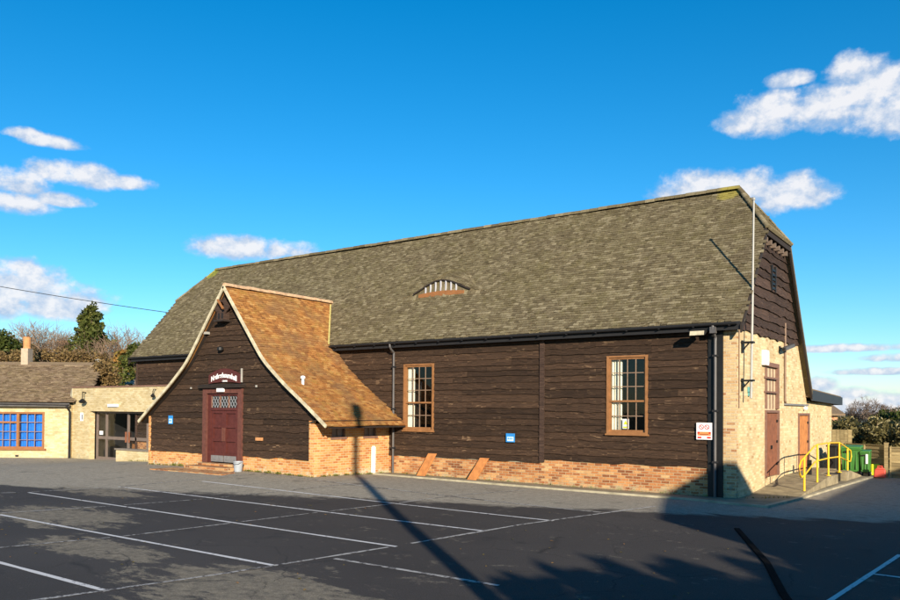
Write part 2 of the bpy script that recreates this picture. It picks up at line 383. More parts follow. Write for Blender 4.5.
def strip(mb, pts, w, dz=.005, step=.4, jit=0.):
    P = []
    for (a, b) in zip(pts[:-1], pts[1:]):
        L = math.hypot(b[0]-a[0], b[1]-a[1]); n = max(1, int(L/step))
        P += [(a[0]+(b[0]-a[0])*k/n, a[1]+(b[1]-a[1])*k/n) for k in range(n)]
    P.append(pts[-1]); A = []; B = []
    for i, p in enumerate(P):
        q0 = P[max(0, i-1)]; q1 = P[min(len(P)-1, i+1)]; d = np.array([q1[0]-q0[0], q1[1]-q0[1]]); d /= np.linalg.norm(d); nn_ = np.array([-d[1], d[0]])*w/2*(1+random.uniform(-jit, jit))
        a = np.array(p)+nn_; b = np.array(p)-nn_
        A.append((a[0], a[1], float(gz(*a))+dz)); B.append((b[0], b[1], float(gz(*b))+dz))
    for i in range(len(P)-1): mb.quad(B[i], B[i+1], A[i+1], A[i], .5)
good = [[(-20.4,9.82),(-8.0,9.62)], [(-19.8,11.93),(-7.8,11.83)], [(-18.8,13.9),(-7.4,13.75)], [(-16.7,7.47),(-8.42,7.41)], [(-11.9,5.19),(-8.78,5.16)], [(-1.9,8.6),(-1.73,10.07),(-1.42,13.91)], [(-1.6,12.02),(.8,11.85)]]
mb = MB()
for l in good: strip(mb, l, .078, jit=.16)
struct(mb.build('parking_line', M['paint'], loc=(0,0,0)))
mb = MB()
for l in [[(-9.1,3.6),(-8.98,4.51),(-8.5,6.6),(-8.07,9.5)], [(-8.0,10.0),(-7.65,12.9),(-6.68,17.31)], [(-18.9,16.2),(-15.7,15.94),(-8.96,15.56),(-7.2,15.5)], [(-8.07,8.29),(-5.22,8.28)]]: strip(mb, l, .075, .006, jit=.25)
struct(mb.build('worn_parking_line', M['paint_old'], loc=(0,0,0)))
mb = MB()
for l in [[(-12.78,5.73),(-12.35,7.3)], [(-12.3,7.5),(-12.1,9.6)], [(-12.1,9.85),(-11.9,11.7)], [(-11.85,12.0),(-11.55,13.7)], [(-11.53,13.95),(-11.3,16),(-10.7,18.4)], [(-16.9,7.6),(-16.25,9.6)], [(-16.2,9.9),(-15.7,11.7)], [(-15.65,12.0),(-15.3,13.7)], [(-15.25,14.1),(-15.0,16)], [(-20.5,9.95),(-19.8,11.7)], [(-19.75,12.1),(-18.9,15.9)], [(-22,8.0),(-20.6,9.6)]]: strip(mb, l, .06, .007, jit=.3)
struct(mb.build('faint_parking_line', M['paint_old'], loc=(0,0,0)))

# pavement along the front wall, kerb and the ramp apron
mb = MB()
kl = [(-16.9,18.95),(-15.4,18.98),(-10.06,19.06),(-6.48,19.1),(-5.3,18.8),(-4.55,18.75)]
def gzz(p): return float(gz(*p))
def slab(mb, inner, outer, top):
    for i in range(len(inner)-1):
        a, b, c_, d = inner[i], inner[i+1], outer[i+1], outer[i]
        mb.hexa([(d[0],d[1],gzz(d)-.1),(c_[0],c_[1],gzz(c_)-.1),(b[0],b[1],gzz(b)-.1),(a[0],a[1],gzz(a)-.1),(d[0],d[1],gzz(d)+top),(c_[0],c_[1],gzz(c_)+top),(b[0],b[1],gzz(b)+top),(a[0],a[1],gzz(a)+top)], .5)
inner = [(-16.9,20.02),(-15.4,20.02),(-10.06,20.02),(-6.48,20.02),(-5.6,20.02),(-5.55,20.9)]
outk = [(x, y-.0) for x, y in kl]; ink = [(x, y+.12) for x, y in kl[:-1]]+[(-4.67,18.9)]
slab(mb, inner, ink, .035)
M['pave'] = simple('gritty pavement', (.25,.21,.14), .95, .3, 2.2, .2, .6)
struct(mb.build('pavement', M['pave'], loc=(0,0,0)))
mb = MB(); slab(mb, ink, outk, .05)
k2 = [(-4.55,18.75),(-4.3,21.4),(-4.15,24.5),(-3.85,29.4),(-3.35,33.4)]
slab(mb, [(x-.12, y+(.15 if i == 0 else 0)) for i, (x, y) in enumerate(k2)], k2, .05)
struct(mb.build('kerb', M['kerb'], loc=(0,0,0)))
mb = MB(); slab(mb, [(-5.57,20.2),(-5.57,21.4),(-5.57,24.5),(-5.57,29.4),(-5.5,33.4)], [(-4.67,18.9),(-4.42,21.4),(-4.27,24.5),(-3.97,29.4),(-3.47,33.4)], .03)
struct(mb.build('verge_path', M['pave'], loc=(0,0,0)))

# ------------------------------------------------------------------ builders for boards and tiles
def boards(mb, O, t, n, z0, z1, ch, lim, holes=(), wav=.02, off=.045, seed=1, step=.18, joint=(2.2, 4.8)):
    R = random.Random(seed); O = np.array(O, float); t = np.array(t, float); n = np.array(n, float)
    def P(u, z, o): return O+t*u+np.array([0,0,z])+n*o
    zb = z0
    while zb < z1-.02:
        zt = min(zb+ch*R.uniform(.82, 1.18), z1)
        if z1-zt < ch*.4: zt = z1
        lb, hb = lim(zb); lt, ht = lim(zt); lo, hi = min(lb, lt), max(hb, ht)
        if hi-lo < .05: break
        n_w = int((hi-lo)/.3)+3; wv = [R.uniform(-1, 1)*wav*(1 if R.random() < .8 else 1.9) for _ in range(n_w)]; xw = np.linspace(lo, hi, n_w)
        us = [lo]; 
        while us[-1] < hi-.02: us.append(min(hi, us[-1]+step))
        for h in holes: us += [h[0], h[1]]
        us = sorted(set(round(min(max(u, lo), hi), 4) for u in us))
        r = R.random(); nj = lo+R.uniform(*joint); gap = R.uniform(.004, .02); dof = R.uniform(-.006, .006)
        for a, b in zip(us[:-1], us[1:]):
            if b-a < .002: continue
            if a > nj: r = R.random(); nj = a+R.uniform(*joint); dof = R.uniform(-.008, .008)
            mid = (a+b)/2; spans = [(zb, zt, True)]
            for (h0, h1, hz0, hz1) in holes:
                if h0-1e-4 <= mid <= h1+1e-4 and hz0 < zt and hz1 > zb:
                    spans = []
                    if hz0 > zb+.005: spans.append((zb, hz0, True))
                    if hz1 < zt-.005: spans.append((hz1, zt, False))
            for (s0, s1, low) in spans:
                def cl(u, z):
                    l, h = lim(z); return min(max(u, l), h)
                w0 = float(np.interp(a, xw, wv)) if low else 0; w1 = float(np.interp(b, xw, wv)) if low else 0
                drop = .03 if low else 0
                k = (s1-zb)/(zt-zb)
                ot = off*(1-k)+.010*k+dof; ob = (off if low else off*(1-(s0-zb)/(zt-zb))+.01)+dof
                a0, b0, a1, b1 = cl(a, s0), cl(b, s0), cl(a, s1), cl(b, s1)
                if abs(b0-a0)+abs(b1-a1) < .004: continue
                q = [P(a0, s0-drop+w0, ob), P(b0, s0-drop+w1, ob), P(b1, s1+.005, ot), P(a1, s1+.005, ot), P(a0, s0-drop+w0, ob-.035), P(b0, s0-drop+w1, ob-.035)]
                mb.add(q, [(0,1,2,3), (4,5,1,0)], r)
        zb = zt

def lay_tiles(mb, surf, a0, a1, s0, s1, keep, seed=3, w=.165, g=.1, lift=.020, jit=.006):
    R = np.random.default_rng(seed); rows = int((s1-s0)/g); A = []; S = []
    for j in range(rows):
        s = s0+j*g; o = (.5 if j % 2 else 0)*w+R.uniform(-.012, .012); a = np.arange(a0-w+o, a1+w, w); A.append(a); S.append(np.full(len(a), s))
    A = np.concatenate(A); S = np.concatenate(S); m = keep(A+w/2, S+g/2); A = A[m]; S = S[m]; N = len(A)
    sag = .0
    ja = R.uniform(-.003, .003, N); js = R.normal(0, jit, N); rot = R.normal(0, .006, N); lf = lift+np.abs(R.normal(0, .007, N)); tilt = R.normal(0, .004, N)
    eps = .01
    def pt(a, s, h):
        p = surf(a, s); pa = surf(a+eps, s)-surf(a-eps, s); ps = surf(a, s+eps)-surf(a, s-eps)
        n = np.cross(pa, ps); n /= np.linalg.norm(n, axis=1)[:,None]; n *= np.where(n[:,2:3] < 0, -1, 1); return p+n*h[:,None]
    L = A+ja+.003; Rr = A+w-.003+ja; z = np.zeros(N)
    t0 = pt(L, S+js-rot, lf+tilt); t1 = pt(Rr, S+js+rot, lf-tilt); h1 = pt(Rr, S+.135, z+.008); h0 = pt(L, S+.135, z+.008)
    b0 = pt(L, S+js-rot, z); b1 = pt(Rr, S+js+rot, z)
    V = np.stack([t0,t1,h1,h0,b0,b1], 1).reshape(-1, 3); i = np.arange(N)*6
    r = R.random(N)
    F = []; RR = []
    for k, q in enumerate(i):
        F += [(q,q+1,q+2,q+3), (q+4,q+5,q+1,q), (q+4,q,q+3), (q+5,q+2,q+1)]; RR += [r[k]]*4
    mb.arrays(V, F, RR)

def deck(mb, surf, a_list, s_list, keep=None, h=-.005, r=.3):
    A, S = np.meshgrid(a_list, s_list); P = surf(A.ravel(), S.ravel()); P[:,2] += h; n = len(a_list); F = []
    for j in range(len(s_list)-1):
        for i in range(n-1):
            if keep is None or keep(np.array([(a_list[i]+a_list[i+1])/2]), np.array([(s_list[j]+s_list[j+1])/2]))[0]:
                F.append((j*n+i, j*n+i+1, (j+1)*n+i+1, (j+1)*n+i))
    mb.arrays(P, F, [r]*len(F))

def ridge_tiles(mb, p0, p1, rr=.11, seg=.32, seed=5, flat=.8):
    R = random.Random(seed); p0 = np.array(p0, float); p1 = np.array(p1, float); d = p1-p0; L = np.linalg.norm(d); d /= L
    a = np.cross(d, (0,0,1)); a /= np.linalg.norm(a); b = np.cross(a, d); n = int(L/seg)
    for k in range(n):
        q0 = p0+d*(k*L/n+.004); q1 = p0+d*((k+1)*L/n-.004); dz = R.uniform(-.006, .008); vs = []
        for q, rad_ in ((q0, rr*1.04), (q1, rr*.98)):
            for j in range(8):
                th = math.pi*(-.1+1.2*j/7); vs.append(q+a*math.cos(th)*rad_+b*(math.sin(th)*rad_*flat+dz-.02))
        fs = [(j, j+1, 8+j+1, 8+j) for j in range(7)]+[tuple(range(7, -1, -1)), tuple(range(8, 16))]
        mb.add(vs, fs, R.random())

# ------------------------------------------------------------------ barn
YW = 20.0; XL, XR = -31.8, -5.6
PY = np.array([19.75, 22.1, 23.5]); PZ = np.array([4.45, 7.22, 8.78])
SL = np.concatenate([[0], np.cumsum(np.hypot(np.diff(PY), np.diff(PZ)))])
EB = (-15.65, 21.2)       # eyebrow dormer: centre X, opening Y
def zfront(y): return np.interp(y, PY, PZ)
def ebz(x, y):
    u = (x-EB[0])/1.75; arch = np.where(np.abs(u) < 1, .50*np.cos(np.clip(u, -1, 1)*math.pi/2)**2.2, 0)
    z0 = float(zfront(EB[1])); zz = z0+arch+(y-EB[1])*.55+ -.0
    base = zfront(y); k = .05
    over = np.where((y >= EB[1]-.1) & (np.abs(u) < 1), zz, -9)
    return np.where(over > base, over, base)
def sag(x, y): return .035*np.sin(x*.42+1)*np.clip((y-19.75)/3.75, 0, 1)+.012*np.sin(x*1.7+y)
def surf_main(a, s):
    y = np.interp(s, SL, PY); z = ebz(a, y)-.0+sag(a, y)*.8; return np.stack([a+0*y, y, z], -1)
def keep_main(a, s):
    y = np.interp(s, SL, PY); f = np.clip((y-22.1)/1.4, 0, 1)
    m = (a < -5.40-1.14*f) & (a > -32.03+1.14*f)
    u = (a-EB[0])/1.15
    z0 = float(zfront(EB[1]))
    return m

barn = thing('barn', 'long dark timber barn with mossy brown half-hipped tile roof and buff brick end wall', 'barn', (-18.7, 20, 0))
mb = MB(); lay_tiles(mb, surf_main, -32.05, -5.38, 0.0, float(SL[-1])-.02, keep_main, 3, jit=.008, lift=.026)
deck(mb, surf_main, list(np.arange(-32.0, -16.9, .6))+list(np.arange(-16.9, -14.4, .1))+list(np.arange(-14.4, -5.4, .6))+[-5.41], list(np.linspace(0, SL[-1], 50)), keep_main)
# rear slope and half hips
rear = [(23.5,8.78),(24.9,7.22),(26.4,5.08),(28.05,2.86)]
for (ya, za), (yb, zb_) in zip(rear[:-1], rear[1:]):
    xr0, xr1 = (-6.52, -5.38) if ya < 24 else (-5.38, -5.38); xl0, xl1 = (-30.9, -32.05) if ya < 24 else (-32.05, -32.05)
    mb.hexa([(xl0,ya,za-.12),(xr0,ya,za-.12),(xr1,yb,zb_-.12),(xl1,yb,zb_-.12),(xl0,ya,za),(xr0,ya,za),(xr1,yb,zb_),(xl1,yb,zb_)], .4)
for sx in (1, -1):
    xe, xi = (-5.36, -6.52) if sx > 0 else (-32.07, -30.9)
    n = 18
    for k in range(n):      # lapped courses of the half hip
        f0, f1 = k/n, (k+1.35)/n; f1 = min(f1, 1)
        def pp(f, side): return (xe+(xi-xe)*f, 23.5+side*1.4*(1-f), 7.22+1.56*f)
        a, b = pp(f0, -1), pp(f0, 1); c_, d = pp(f1, 1), pp(f1, -1); lf = .035
        q = [(a[0]+sx*.02,a[1],a[2]+lf),(b[0]+sx*.02,b[1],b[2]+lf),c_,d,(a[0],a[1],a[2]-.03),(b[0],b[1],b[2]-.03)]
        mb.add(q, [(0,1,2,3), (4,5,1,0)] if sx > 0 else [(3,2,1,0), (0,1,5,4)], random.random())
roof = mb.build('roof', M['tile'], barn)
mb = MB(); ridge_tiles(mb, (-30.9,23.5,8.84), (-6.5,23.5,8.84)); mb.build('ridge_tiles', M['tile'], roof)
mb = MB()
for a, b in (((-5.36,22.08,7.25),(-6.52,23.5,8.84)), ((-5.36,24.92,7.25),(-6.52,23.5,8.84)), ((-32.07,22.08,7.25),(-30.9,23.5,8.84))):
    mb = MB(); ridge_tiles(mb, a, b, .07, .2); mb.build('hip_tiles', M['tile'], roof)
# verge bargeboards
M['bargedark'] = simple('tarred bargeboard', (.03,.022,.018), .8)
mb = MB()
for (ya, za), (yb, zb_) in (((19.7,4.38),(22.1,7.2)), ((24.9,7.2),(26.4,5.06)), ((26.4,5.06),(28.05,2.84))):
    mb.prism([(-5.44,ya,za-.03),(-5.44,yb,zb_-.03),(-5.44,yb,zb_-.26),(-5.44,ya,za-.22)], (.05,0,0))
    if ya < 20 or yb > 27: mb.build('bargeboard', M['bargedark'], barn); mb = MB()
mb.prism([(-5.44,22.02,7.2),(-5.44,24.98,7.2),(-5.44,24.98,7.04),(-5.44,22.02,7.04)], (.05,0,0)); mb.build('bargeboard', M['bargedark'], barn); mb = MB()
mb.prism([(-32.0,19.7,4.35),(-32.0,22.1,7.17),(-32.0,22.1,6.95),(-32.0,19.7,4.13)], (-.05,0,0))
mb.build('bargeboard', M['bargedark'], barn)
for k in range(6):
    y = 22.3+k*.46; m_ = MB(); m_.box(-5.62,-5.44, y, y+.12, 6.88, 7.03); m_.build('purlin_end', M['bark'], barn)
# eyebrow dormer window
z0 = float(zfront(EB[1])); mb = MB(); top = []; ye = EB[1]-.11
for k in range(25):
    u = (-1+2*k/24)*.68; top.append((EB[0]+u*1.75, ye, z0+.50*math.cos(u*math.pi/2)**2.2-.06))
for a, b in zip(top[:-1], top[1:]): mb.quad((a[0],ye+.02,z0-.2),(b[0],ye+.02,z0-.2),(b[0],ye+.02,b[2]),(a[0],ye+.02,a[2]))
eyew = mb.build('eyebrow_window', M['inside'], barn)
mb = MB()
for a, b in zip(top[:-1], top[1:]): mb.bar((a[0],ye-.03,a[2]+.0),(b[0],ye-.03,b[2]+.0), .05, .045)
mb.build('frame', M['bargedark'], eyew)
mb = MB()
for k in range(12):
    u0, u1 = (-1+k/6)*.95, (-1+(k+1)/6)*.95; q0, q1 = z0-.0+.07*math.cos(u0*1.5), z0-.0+.07*math.cos(u1*1.5)
    mb.hexa([(EB[0]+u0,ye-.06,z0-.1),(EB[0]+u1,ye-.06,z0-.1),(EB[0]+u1,ye,z0-.1),(EB[0]+u0,ye,z0-.1),(EB[0]+u0,ye-.06,q0),(EB[0]+u1,ye-.06,q1),(EB[0]+u1,ye,q1),(EB[0]+u0,ye,q0)])
mb.build('sill', M['orange'], eyew)
mb = MB()
for k in range(7):
    x = EB[0]-.68+k*.215; h = .50*math.cos((x-EB[0])/1.75*math.pi/2)**2.2-.09; mb.box(x, x+.04, ye-.045, ye-.005, z0+.04, z0+h); mb.build('glazing_bar', M['whitebar'], eyew); mb = MB()

# front timber wall
W1 = (-16.33,-15.1,1.54,3.68); W2 = (-9.08,-7.92,1.6,3.7)
mb = MB()
mb.box(XL, -6.3, YW+.07, YW+.15, .3, 4.5)
mb.box(XL, XL+.12, YW+.15, 27, 0, 4.6)
back = [ (XL,-16.33), (-15.1,-9.08), (-7.92,-6.3) ]
mb2 = MB()
for a, b in back: mb2.box(a, b, YW+.01, YW+.1, .3, 4.62)
for w in (W1, W2):
    mb2.box(w[0], w[1], YW+.01, YW+.1, .3, w[2]); mb2.box(w[0], w[1], YW+.01, YW+.1, w[3], 4.62)
mb2.box(XL, XL+.12, YW+.1, 27, 0, 4.6)
mb2.build('wall_core', M['timber_back'], barn)
mb = MB()
boards(mb, (0,YW,0), (1,0,0), (0,-1,0), .80, 4.36, .205, lambda z: (-11.05, -6.3), [W2], .022, .05, 21)
boards(mb, (0,YW,0), (1,0,0), (0,-1,0), .70, 4.36, .19, lambda z: (-31.8, -11.2), [W1], .016, .05, 5)
boards(mb, (XL,0,0), (0,1,0), (-1,0,0), .3, 4.36, .2, lambda z: (20, 27), [], .016, .05, 8)
mb.build('wall', M['timber'], barn)
for q in ((-11.2,-11.05,YW-.075,.70),(XL-.02,XL+.1,YW-.07,.1)):
    mb = MB(); mb.box(q[0],q[1],q[2],YW+.02,q[3],4.3); mb.build('cover_post', M['timber_gable'], barn)
mb = MB(); mb.box(-6.3,-5.93, YW-.06, YW+.1, 0., 4.3); mb.build('corner_boarding', M['black'], barn)
for q in ((-17.2,-11.2,.012,.74),(-11.2,-6.3,.018,.83),(-31.75,-25.5,.012,.74)):
    mb = MB(); mb.box(q[0],q[1],YW-q[2],YW+.09,-.3,q[3]); mb.build('plinth', M['brick_red'], barn)
mb = MB()
mb.box(-17.9,-11.3, YW-.03, YW-.012, .66, .70); mb.build('mortar_ledge', M['kerb'], barn)

def sash(wname, parent, x0, x1, z0, z1, y, notice=False, curtains=((0,.26,1.),), label=None):
    m = MB(); f = .075
    m.box(x0-.012, x0+f-.02, y-.07, y+.1, z0-.02, z1+.02); m.box(x1-f+.02, x1+.012, y-.07, y+.1, z0-.02, z1+.02)
    m.box(x0+f-.02, x1-f+.02, y-.07, y+.1, z1-.03, z1+.02); m.box(x0-.04, x1+.04, y-.10, y+.1, z0-.06, z0-.02); m.box(x0+f-.02, x1-f+.02, y-.07, y+.1, z0-.02, z0+.03)
    w = m.build(wname, M['tan'], parent)
    if label: w['label'] = label
    m = MB(); zm = z0+(z1-z0)*.415; xa, xb = x0+.055, x1-.055; za, zb = z0+.03, z1-.03; s = .045
    for (p, q, yy) in ((zm-.02, zb, y-.03), (za, zm+.03, y+.005)):
        m.box(xa, xa+s, yy, yy+.035, p, q); m.box(xb-s, xb, yy, yy+.035, p, q); m.box(xa+s, xb-s, yy, yy+.035, p, p+.05+.01*(p == za)); m.box(xa+s, xb-s, yy, yy+.035, q-.05, q)
    m.build('sash', M['tan'], w)
    m = MB()
    for (p, q, yy, nr) in ((zm+.03, zb-.05, y-.02, 3), (za+.06, zm-.02, y+.012, 2)):
        for k in range(1, 4): xx = xa+s+(xb-xa-2*s)*k/4; m.box(xx-.011, xx+.011, yy, yy+.022, p, q)
        for k in range(1, nr):
            zz = p+(q-p)*k/nr; m.box(xa+s, xb-s, yy+.002, yy+.024, zz-.011, zz+.011)
    m.build('glazing_bar', M['bars'], w)
    m = MB(); m.quad((xa,y-.008,zm),(xb,y-.008,zm),(xb,y-.008,zb),(xa,y-.008,zb)); m.quad((xa,y+.022,za),(xb,y+.022,za),(xb,y+.022,zm),(xa,y+.022,zm)); m.build('pane', M['glass'], w)
    for (c0, c1, lo) in curtains:
        m = MB(); X0 = xa+(xb-xa)*c0; X1 = xa+(xb-xa)*c1; n = 24; zl = z0+(1-lo)*(z1-z0)
        for k in range(n):
            a, b = k/n, (k+1)/n; ya = y+.11+.025*math.sin(a*26); yb = y+.11+.025*math.sin(b*26)
            m.quad((X0+(X1-X0)*a,ya,zl),(X0+(X1-X0)*b,yb,zl),(X0+(X1-X0)*b,yb,z1),(X0+(X1-X0)*a,ya,z1))
        m.build('curtain', M['curtain'], w, smooth=True)
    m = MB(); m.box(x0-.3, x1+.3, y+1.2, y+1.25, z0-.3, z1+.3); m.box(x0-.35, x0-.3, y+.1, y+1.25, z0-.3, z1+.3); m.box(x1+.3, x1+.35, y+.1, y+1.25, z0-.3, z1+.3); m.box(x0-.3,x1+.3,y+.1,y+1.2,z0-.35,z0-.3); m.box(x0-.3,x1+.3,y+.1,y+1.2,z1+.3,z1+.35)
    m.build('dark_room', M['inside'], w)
    return w
sash('window', barn, *W1, YW, curtains=((-.02,.24,1.),(.88,1.02,.62)), label='tall tan sash window beside the porch')
w2 = sash('window', barn, *W2, YW, curtains=((-.02,.30,1.),), label='tall tan sash window with a yellow notice in its lower pane')
m = MB(); m.box(-8.66,-8.47, YW+.03, YW+.034, 1.72, 1.99); n_ = m.build('notice', M['signwhite'], w2)
m = MB(); m.poly([(-8.63,YW+.029,1.84),(-8.50,YW+.029,1.84),(-8.565,YW+.029,1.95)]); m.box(-8.64,-8.49,YW+.028,YW+.0295,1.74,1.78); m.build('yellow_print', M['signyellow'], w2)
# gutter and fascia
mb = MB(); mb.box(XL-.1, -5.45, 19.74, 19.80, 4.25, 4.455); mb.box(XL-.1, -5.45, 19.80, 20.0, 4.27, 4.31); mb.build('fascia', M['gutter'], barn)
def half_gutter(mb, p0, p1, r=.06):
    p0 = np.array(p0, float); p1 = np.array(p1, float); d = (p1-p0)/np.linalg.norm(p1-p0); a = np.cross(d, (0,0,1)); vs = []
    for q in (p0, p1):
        for k in range(9):
            th = math.pi+math.pi*k/8; vs.append(q+a*math.cos(th)*r+np.array([0,0,math.sin(th)*r]))
        for k in range(9):
            th = 2*math.pi-math.pi*k/8; vs.append(q+a*math.cos(th)*(r-.008)+np.array([0,0,math.sin(th)*(r-.008)]))
    fs = [(k, (k+1) % 18, 18+(k+1) % 18, 18+k) for k in range(18)]+[tuple(range(17, -1, -1)), tuple(range(18, 36))]; mb.add(vs, fs)
mb = MB(); half_gutter(mb, (XL-.2,19.67,4.42), (-26.0,19.67,4.42)); half_gutter(mb, (-19.5,19.67,4.42), (-5.5,19.67,4.42))
x = -19.2
while x < -5.6: mb.box(x, x+.03, 19.61, 19.75, 4.345, 4.37); x += .9
mb.build('gutter', M['gutter'], barn)
def downpipe(x, ztop=4.3, zb=.02, y=YW-.12, hop=False, mat='pipe'):
    m = MB(); m.path([(x,19.67,4.37),(x,19.67,4.28),(x,19.74,4.2),(x,y,4.1),(x,y,4.0)], .038); m.tube((x,y,4.02), (x,y,zb+float(gz(x,y))), .038, n=10)
    if hop: m.box(x-.07, x+.07, 19.64, 19.78, 4.18, 4.34)
    p = m.build('downpipe', M[mat], barn, smooth=False)
    for z in (3.6, 2.2, .9):
        q = MB(); q.box(x-.065, x+.065, y-.045, y+.06, z, z+.05); q.build('pipe_clip', M['gutter'], p)
downpipe(-16.72); downpipe(-6.1, hop=True)
M['pipe'].name = 'dark grey pipe'
# buff brick pier and gable wall
def rlim(z):      # gable outline at height z
    yf = np.interp(z, PZ, PY)+.06 if z > 4.45 else 19.98
    yr = np.interp(-z, [-8.78,-7.22,-5.08,-2.86], [23.5,24.9,26.4,28.05])-.07
    return float(yf), float(yr)
D1 = (22.72,24.28,.36,2.26); F1 = (22.80,23.9,2.32,3.62); D2 = (26.85,28.5,.2,2.18)
def wall_x(mb, y0, y1, z0, z1, x0=-5.72, x1=-5.6): mb.box(x0, x1, y0, y1, z0, z1)
mb = MB(); mb.box(-5.93,-5.60, 20.0, 20.12, -.3, 4.31); mb.build('pier', M['brick_pier'], barn)
mb = MB(); T = 4.36
wall_x(mb, 20.12, 22.72, -.3, T); wall_x(mb, 22.72, 24.28, -.3, .36); wall_x(mb, 22.72, 24.28, 3.62, T)
wall_x(mb, 24.28, 26.85, -.3, T)
wall_x(mb, 26.85, 28.5, -.3, .2); wall_x(mb, 26.85, 28.5, 2.18, 2.6); wall_x(mb, 28.5, 28.7, -.3, 2.6)
mb.prism([(-5.72,26.85,2.6),(-5.72,28.15,2.6),(-5.72,26.85,T)], (.12,0,0))
mb.build('gable_brick_wall', M['brick_yellow'], barn)
mb = MB()
mb.prism([(-5.72,20.1,4.3),(-5.72,26.75,4.3),(-5.72,24.8,7.1),(-5.72,22.2,7.1)], (.1,0,0)); mb.prism([(-5.78,20.2,0),(-5.78,26.6,0),(-5.78,26.6,4.3),(-5.78,20.2,4.3)], (.03,0,0))
mb.build('gable_core', M['timber_back'], barn)
mb = MB(); boards(mb, (-5.6,0,0), (0,1,0), (1,0,0), 4.34, 7.06, .265, rlim, [], .03, .055, 31, .12); mb.build('gable_boarding', M['timber_gable'], barn)
mb = MB()
for k in range(5): mb.box(-5.6,-5.52, 23.25, 23.6, 5.72+k*.13, 5.78+k*.13)
mb.box(-5.6,-5.51,23.2,23.25,5.66,6.4); mb.box(-5.6,-5.51,23.6,23.65,5.66,6.4); mb.build('louvre_vent', M['black'], barn)
# gable doors
def plank_door(D, name, label, n=2, x=-5.62, mat='rust', frame='rust_frame'):
    y0, y1, z0, z1 = D; m = MB(); w = (y1-y0-.16)/n
    for k in range(n): m.box(x-.05, x, y0+.08+k*w+.004, y0+.08+(k+1)*w-.004, z0+.02, z1-.07)
    d = m.build(name, M[mat], barn); d['label'] = label
    m = MB(); m.box(x-.06, x+.06, y0, y0+.08, z0, z1); m.box(x-.06, x+.06, y1-.08, y1, z0, z1); m.box(x-.06, x+.06, y0+.08, y1-.08, z1-.07, z1); m.build('frame', M[frame], d)
    for zz in (z0+.3, (z0+z1)/2, z1-.35): m = MB(); m.box(x, x+.03, y1-.17, y1-.05, zz, zz+.07); m.build('hinge', M['black'], d)
    return d
d = plank_door(D1, 'door', 'rust brown double door below the barred opening', 2)
m = MB(); m.box(-5.62,-5.58, 23.45,23.53, 1.15,1.25); m.build('handle', M['black'], d)
plank_door(D2, 'door', 'plain orange brown door above the ramp', 1, mat='plank')
m = MB(); m.box(-5.70,-5.66, 22.72, 24.28, 2.26, 3.62); fl = m.build('high_window', M['pane_pale'], barn)
m = MB()
m.box(-5.68,-5.57,22.72,24.28,3.5,3.62); m.box(-5.68,-5.57,24.16,24.28,2.3,3.5); m.box(-5.68,-5.58,22.72,22.80,2.3,3.5)
for k in range(1,4): y = 22.8+k*.34; m.box(-5.659,-5.64,y,y+.04,2.3,3.5)
m.build('frame', M['rust_frame'], fl)
m = MB()
for z in (2.75, 3.15): m = MB(); m.box(-5.60,-5.56,22.62,24.1,z,z+.05); m.build('security_bar', M['rust_frame'], fl)
# conduits, flashing and brackets on the gable
m = MB(); m.path([(-5.56,24.95,4.9),(-5.56,24.95,2.54),(-5.56,25.05,2.48)], .03); m.build('conduit', M['bars'], barn)
m = MB(); m.box(-5.6,-5.53,24.95,28.15,2.42,2.47); m.build('flashing', M['lead'], barn)
# ------------------------------------------------------------------ flagpole etc.
t_ = thing('flagpole', 'tall grey flagpole fixed to the brick end wall by two dark brackets', 'flagpole', (-5.35,20.43,2.7))
m = MB(); m.tube((-5.35,20.36,2.55), (-5.35,20.50,5.2), .033, .03, 10); m.tube((-5.35,20.50,5.2), (-5.35,20.60,7.62), .026, .022, 10); m.build('pole', M['steel'], t_)
m = MB(); m.lathe((-5.35,20.6,7.62), [(.028,0),(.045,.03),(.03,.07),(.005,.09)], 10); m.build('finial', M['steel'], t_)
for z in (3.95, 2.98):
    m = MB(); m.box(-5.62,-5.29, 20.33, 20.50, z, z+.045); m.bar((-5.6,20.42,z-.2),(-5.42,20.42,z), .03,.03); m.box(-5.6,-5.56,20.37,20.47,z-.24,z+.08); m.build('bracket', M['black'], t_)
m = MB(); m.path([(-5.58,20.14,4.3),(-5.58,20.14,2.45),(-5.58,20.14,2.3)], .014, 6); t_ = m.build('halyard_cable', M['bars']); setp(t_, 'thin brown cable running down the brick wall beside the flagpole', 'cable')
m = MB(); m.box(-5.6,-5.5,20.95,21.1,2.72,2.86); m.box(-5.6,-5.53,20.98,21.06,2.62,2.72); setp(m.build('junction_box', M['teal'], bevel=.01), 'small teal plastic box on the end wall below the flagpole', 'junction box')

# flood lamps
t_ = thing('floodlight', 'white rectangular bulkhead floodlight at the top of the barred window on the end wall', 'floodlight', (-5.5,22.6,3.55))
m = MB(); m.prism([(-5.6,22.35,3.5),(-5.6,22.72,3.5),(-5.6,22.72,3.92),(-5.6,22.35,3.92)], (.12,0,0)); m.build('housing', M['white'], t_, bevel=.015)
m = MB(); m.box(-5.475,-5.465,22.4,22.67,3.55,3.87); m.build('lens', M['signwhite'], t_)
t_ = thing('floodlight', 'small floodlight with a pale lens under the eave near the barn corner', 'floodlight', (-6.35,19.7,4.1))
m = MB(); m.hexa([(-6.62,19.42,4.12),(-6.22,19.42,4.12),(-6.22,19.62,4.22),(-6.62,19.62,4.22),(-6.62,19.45,4.24),(-6.22,19.45,4.24),(-6.22,19.62,4.28),(-6.62,19.62,4.28)]); m.box(-6.46,-6.38,19.6,19.75,4.18,4.26); m.build('housing', M['black'], t_)
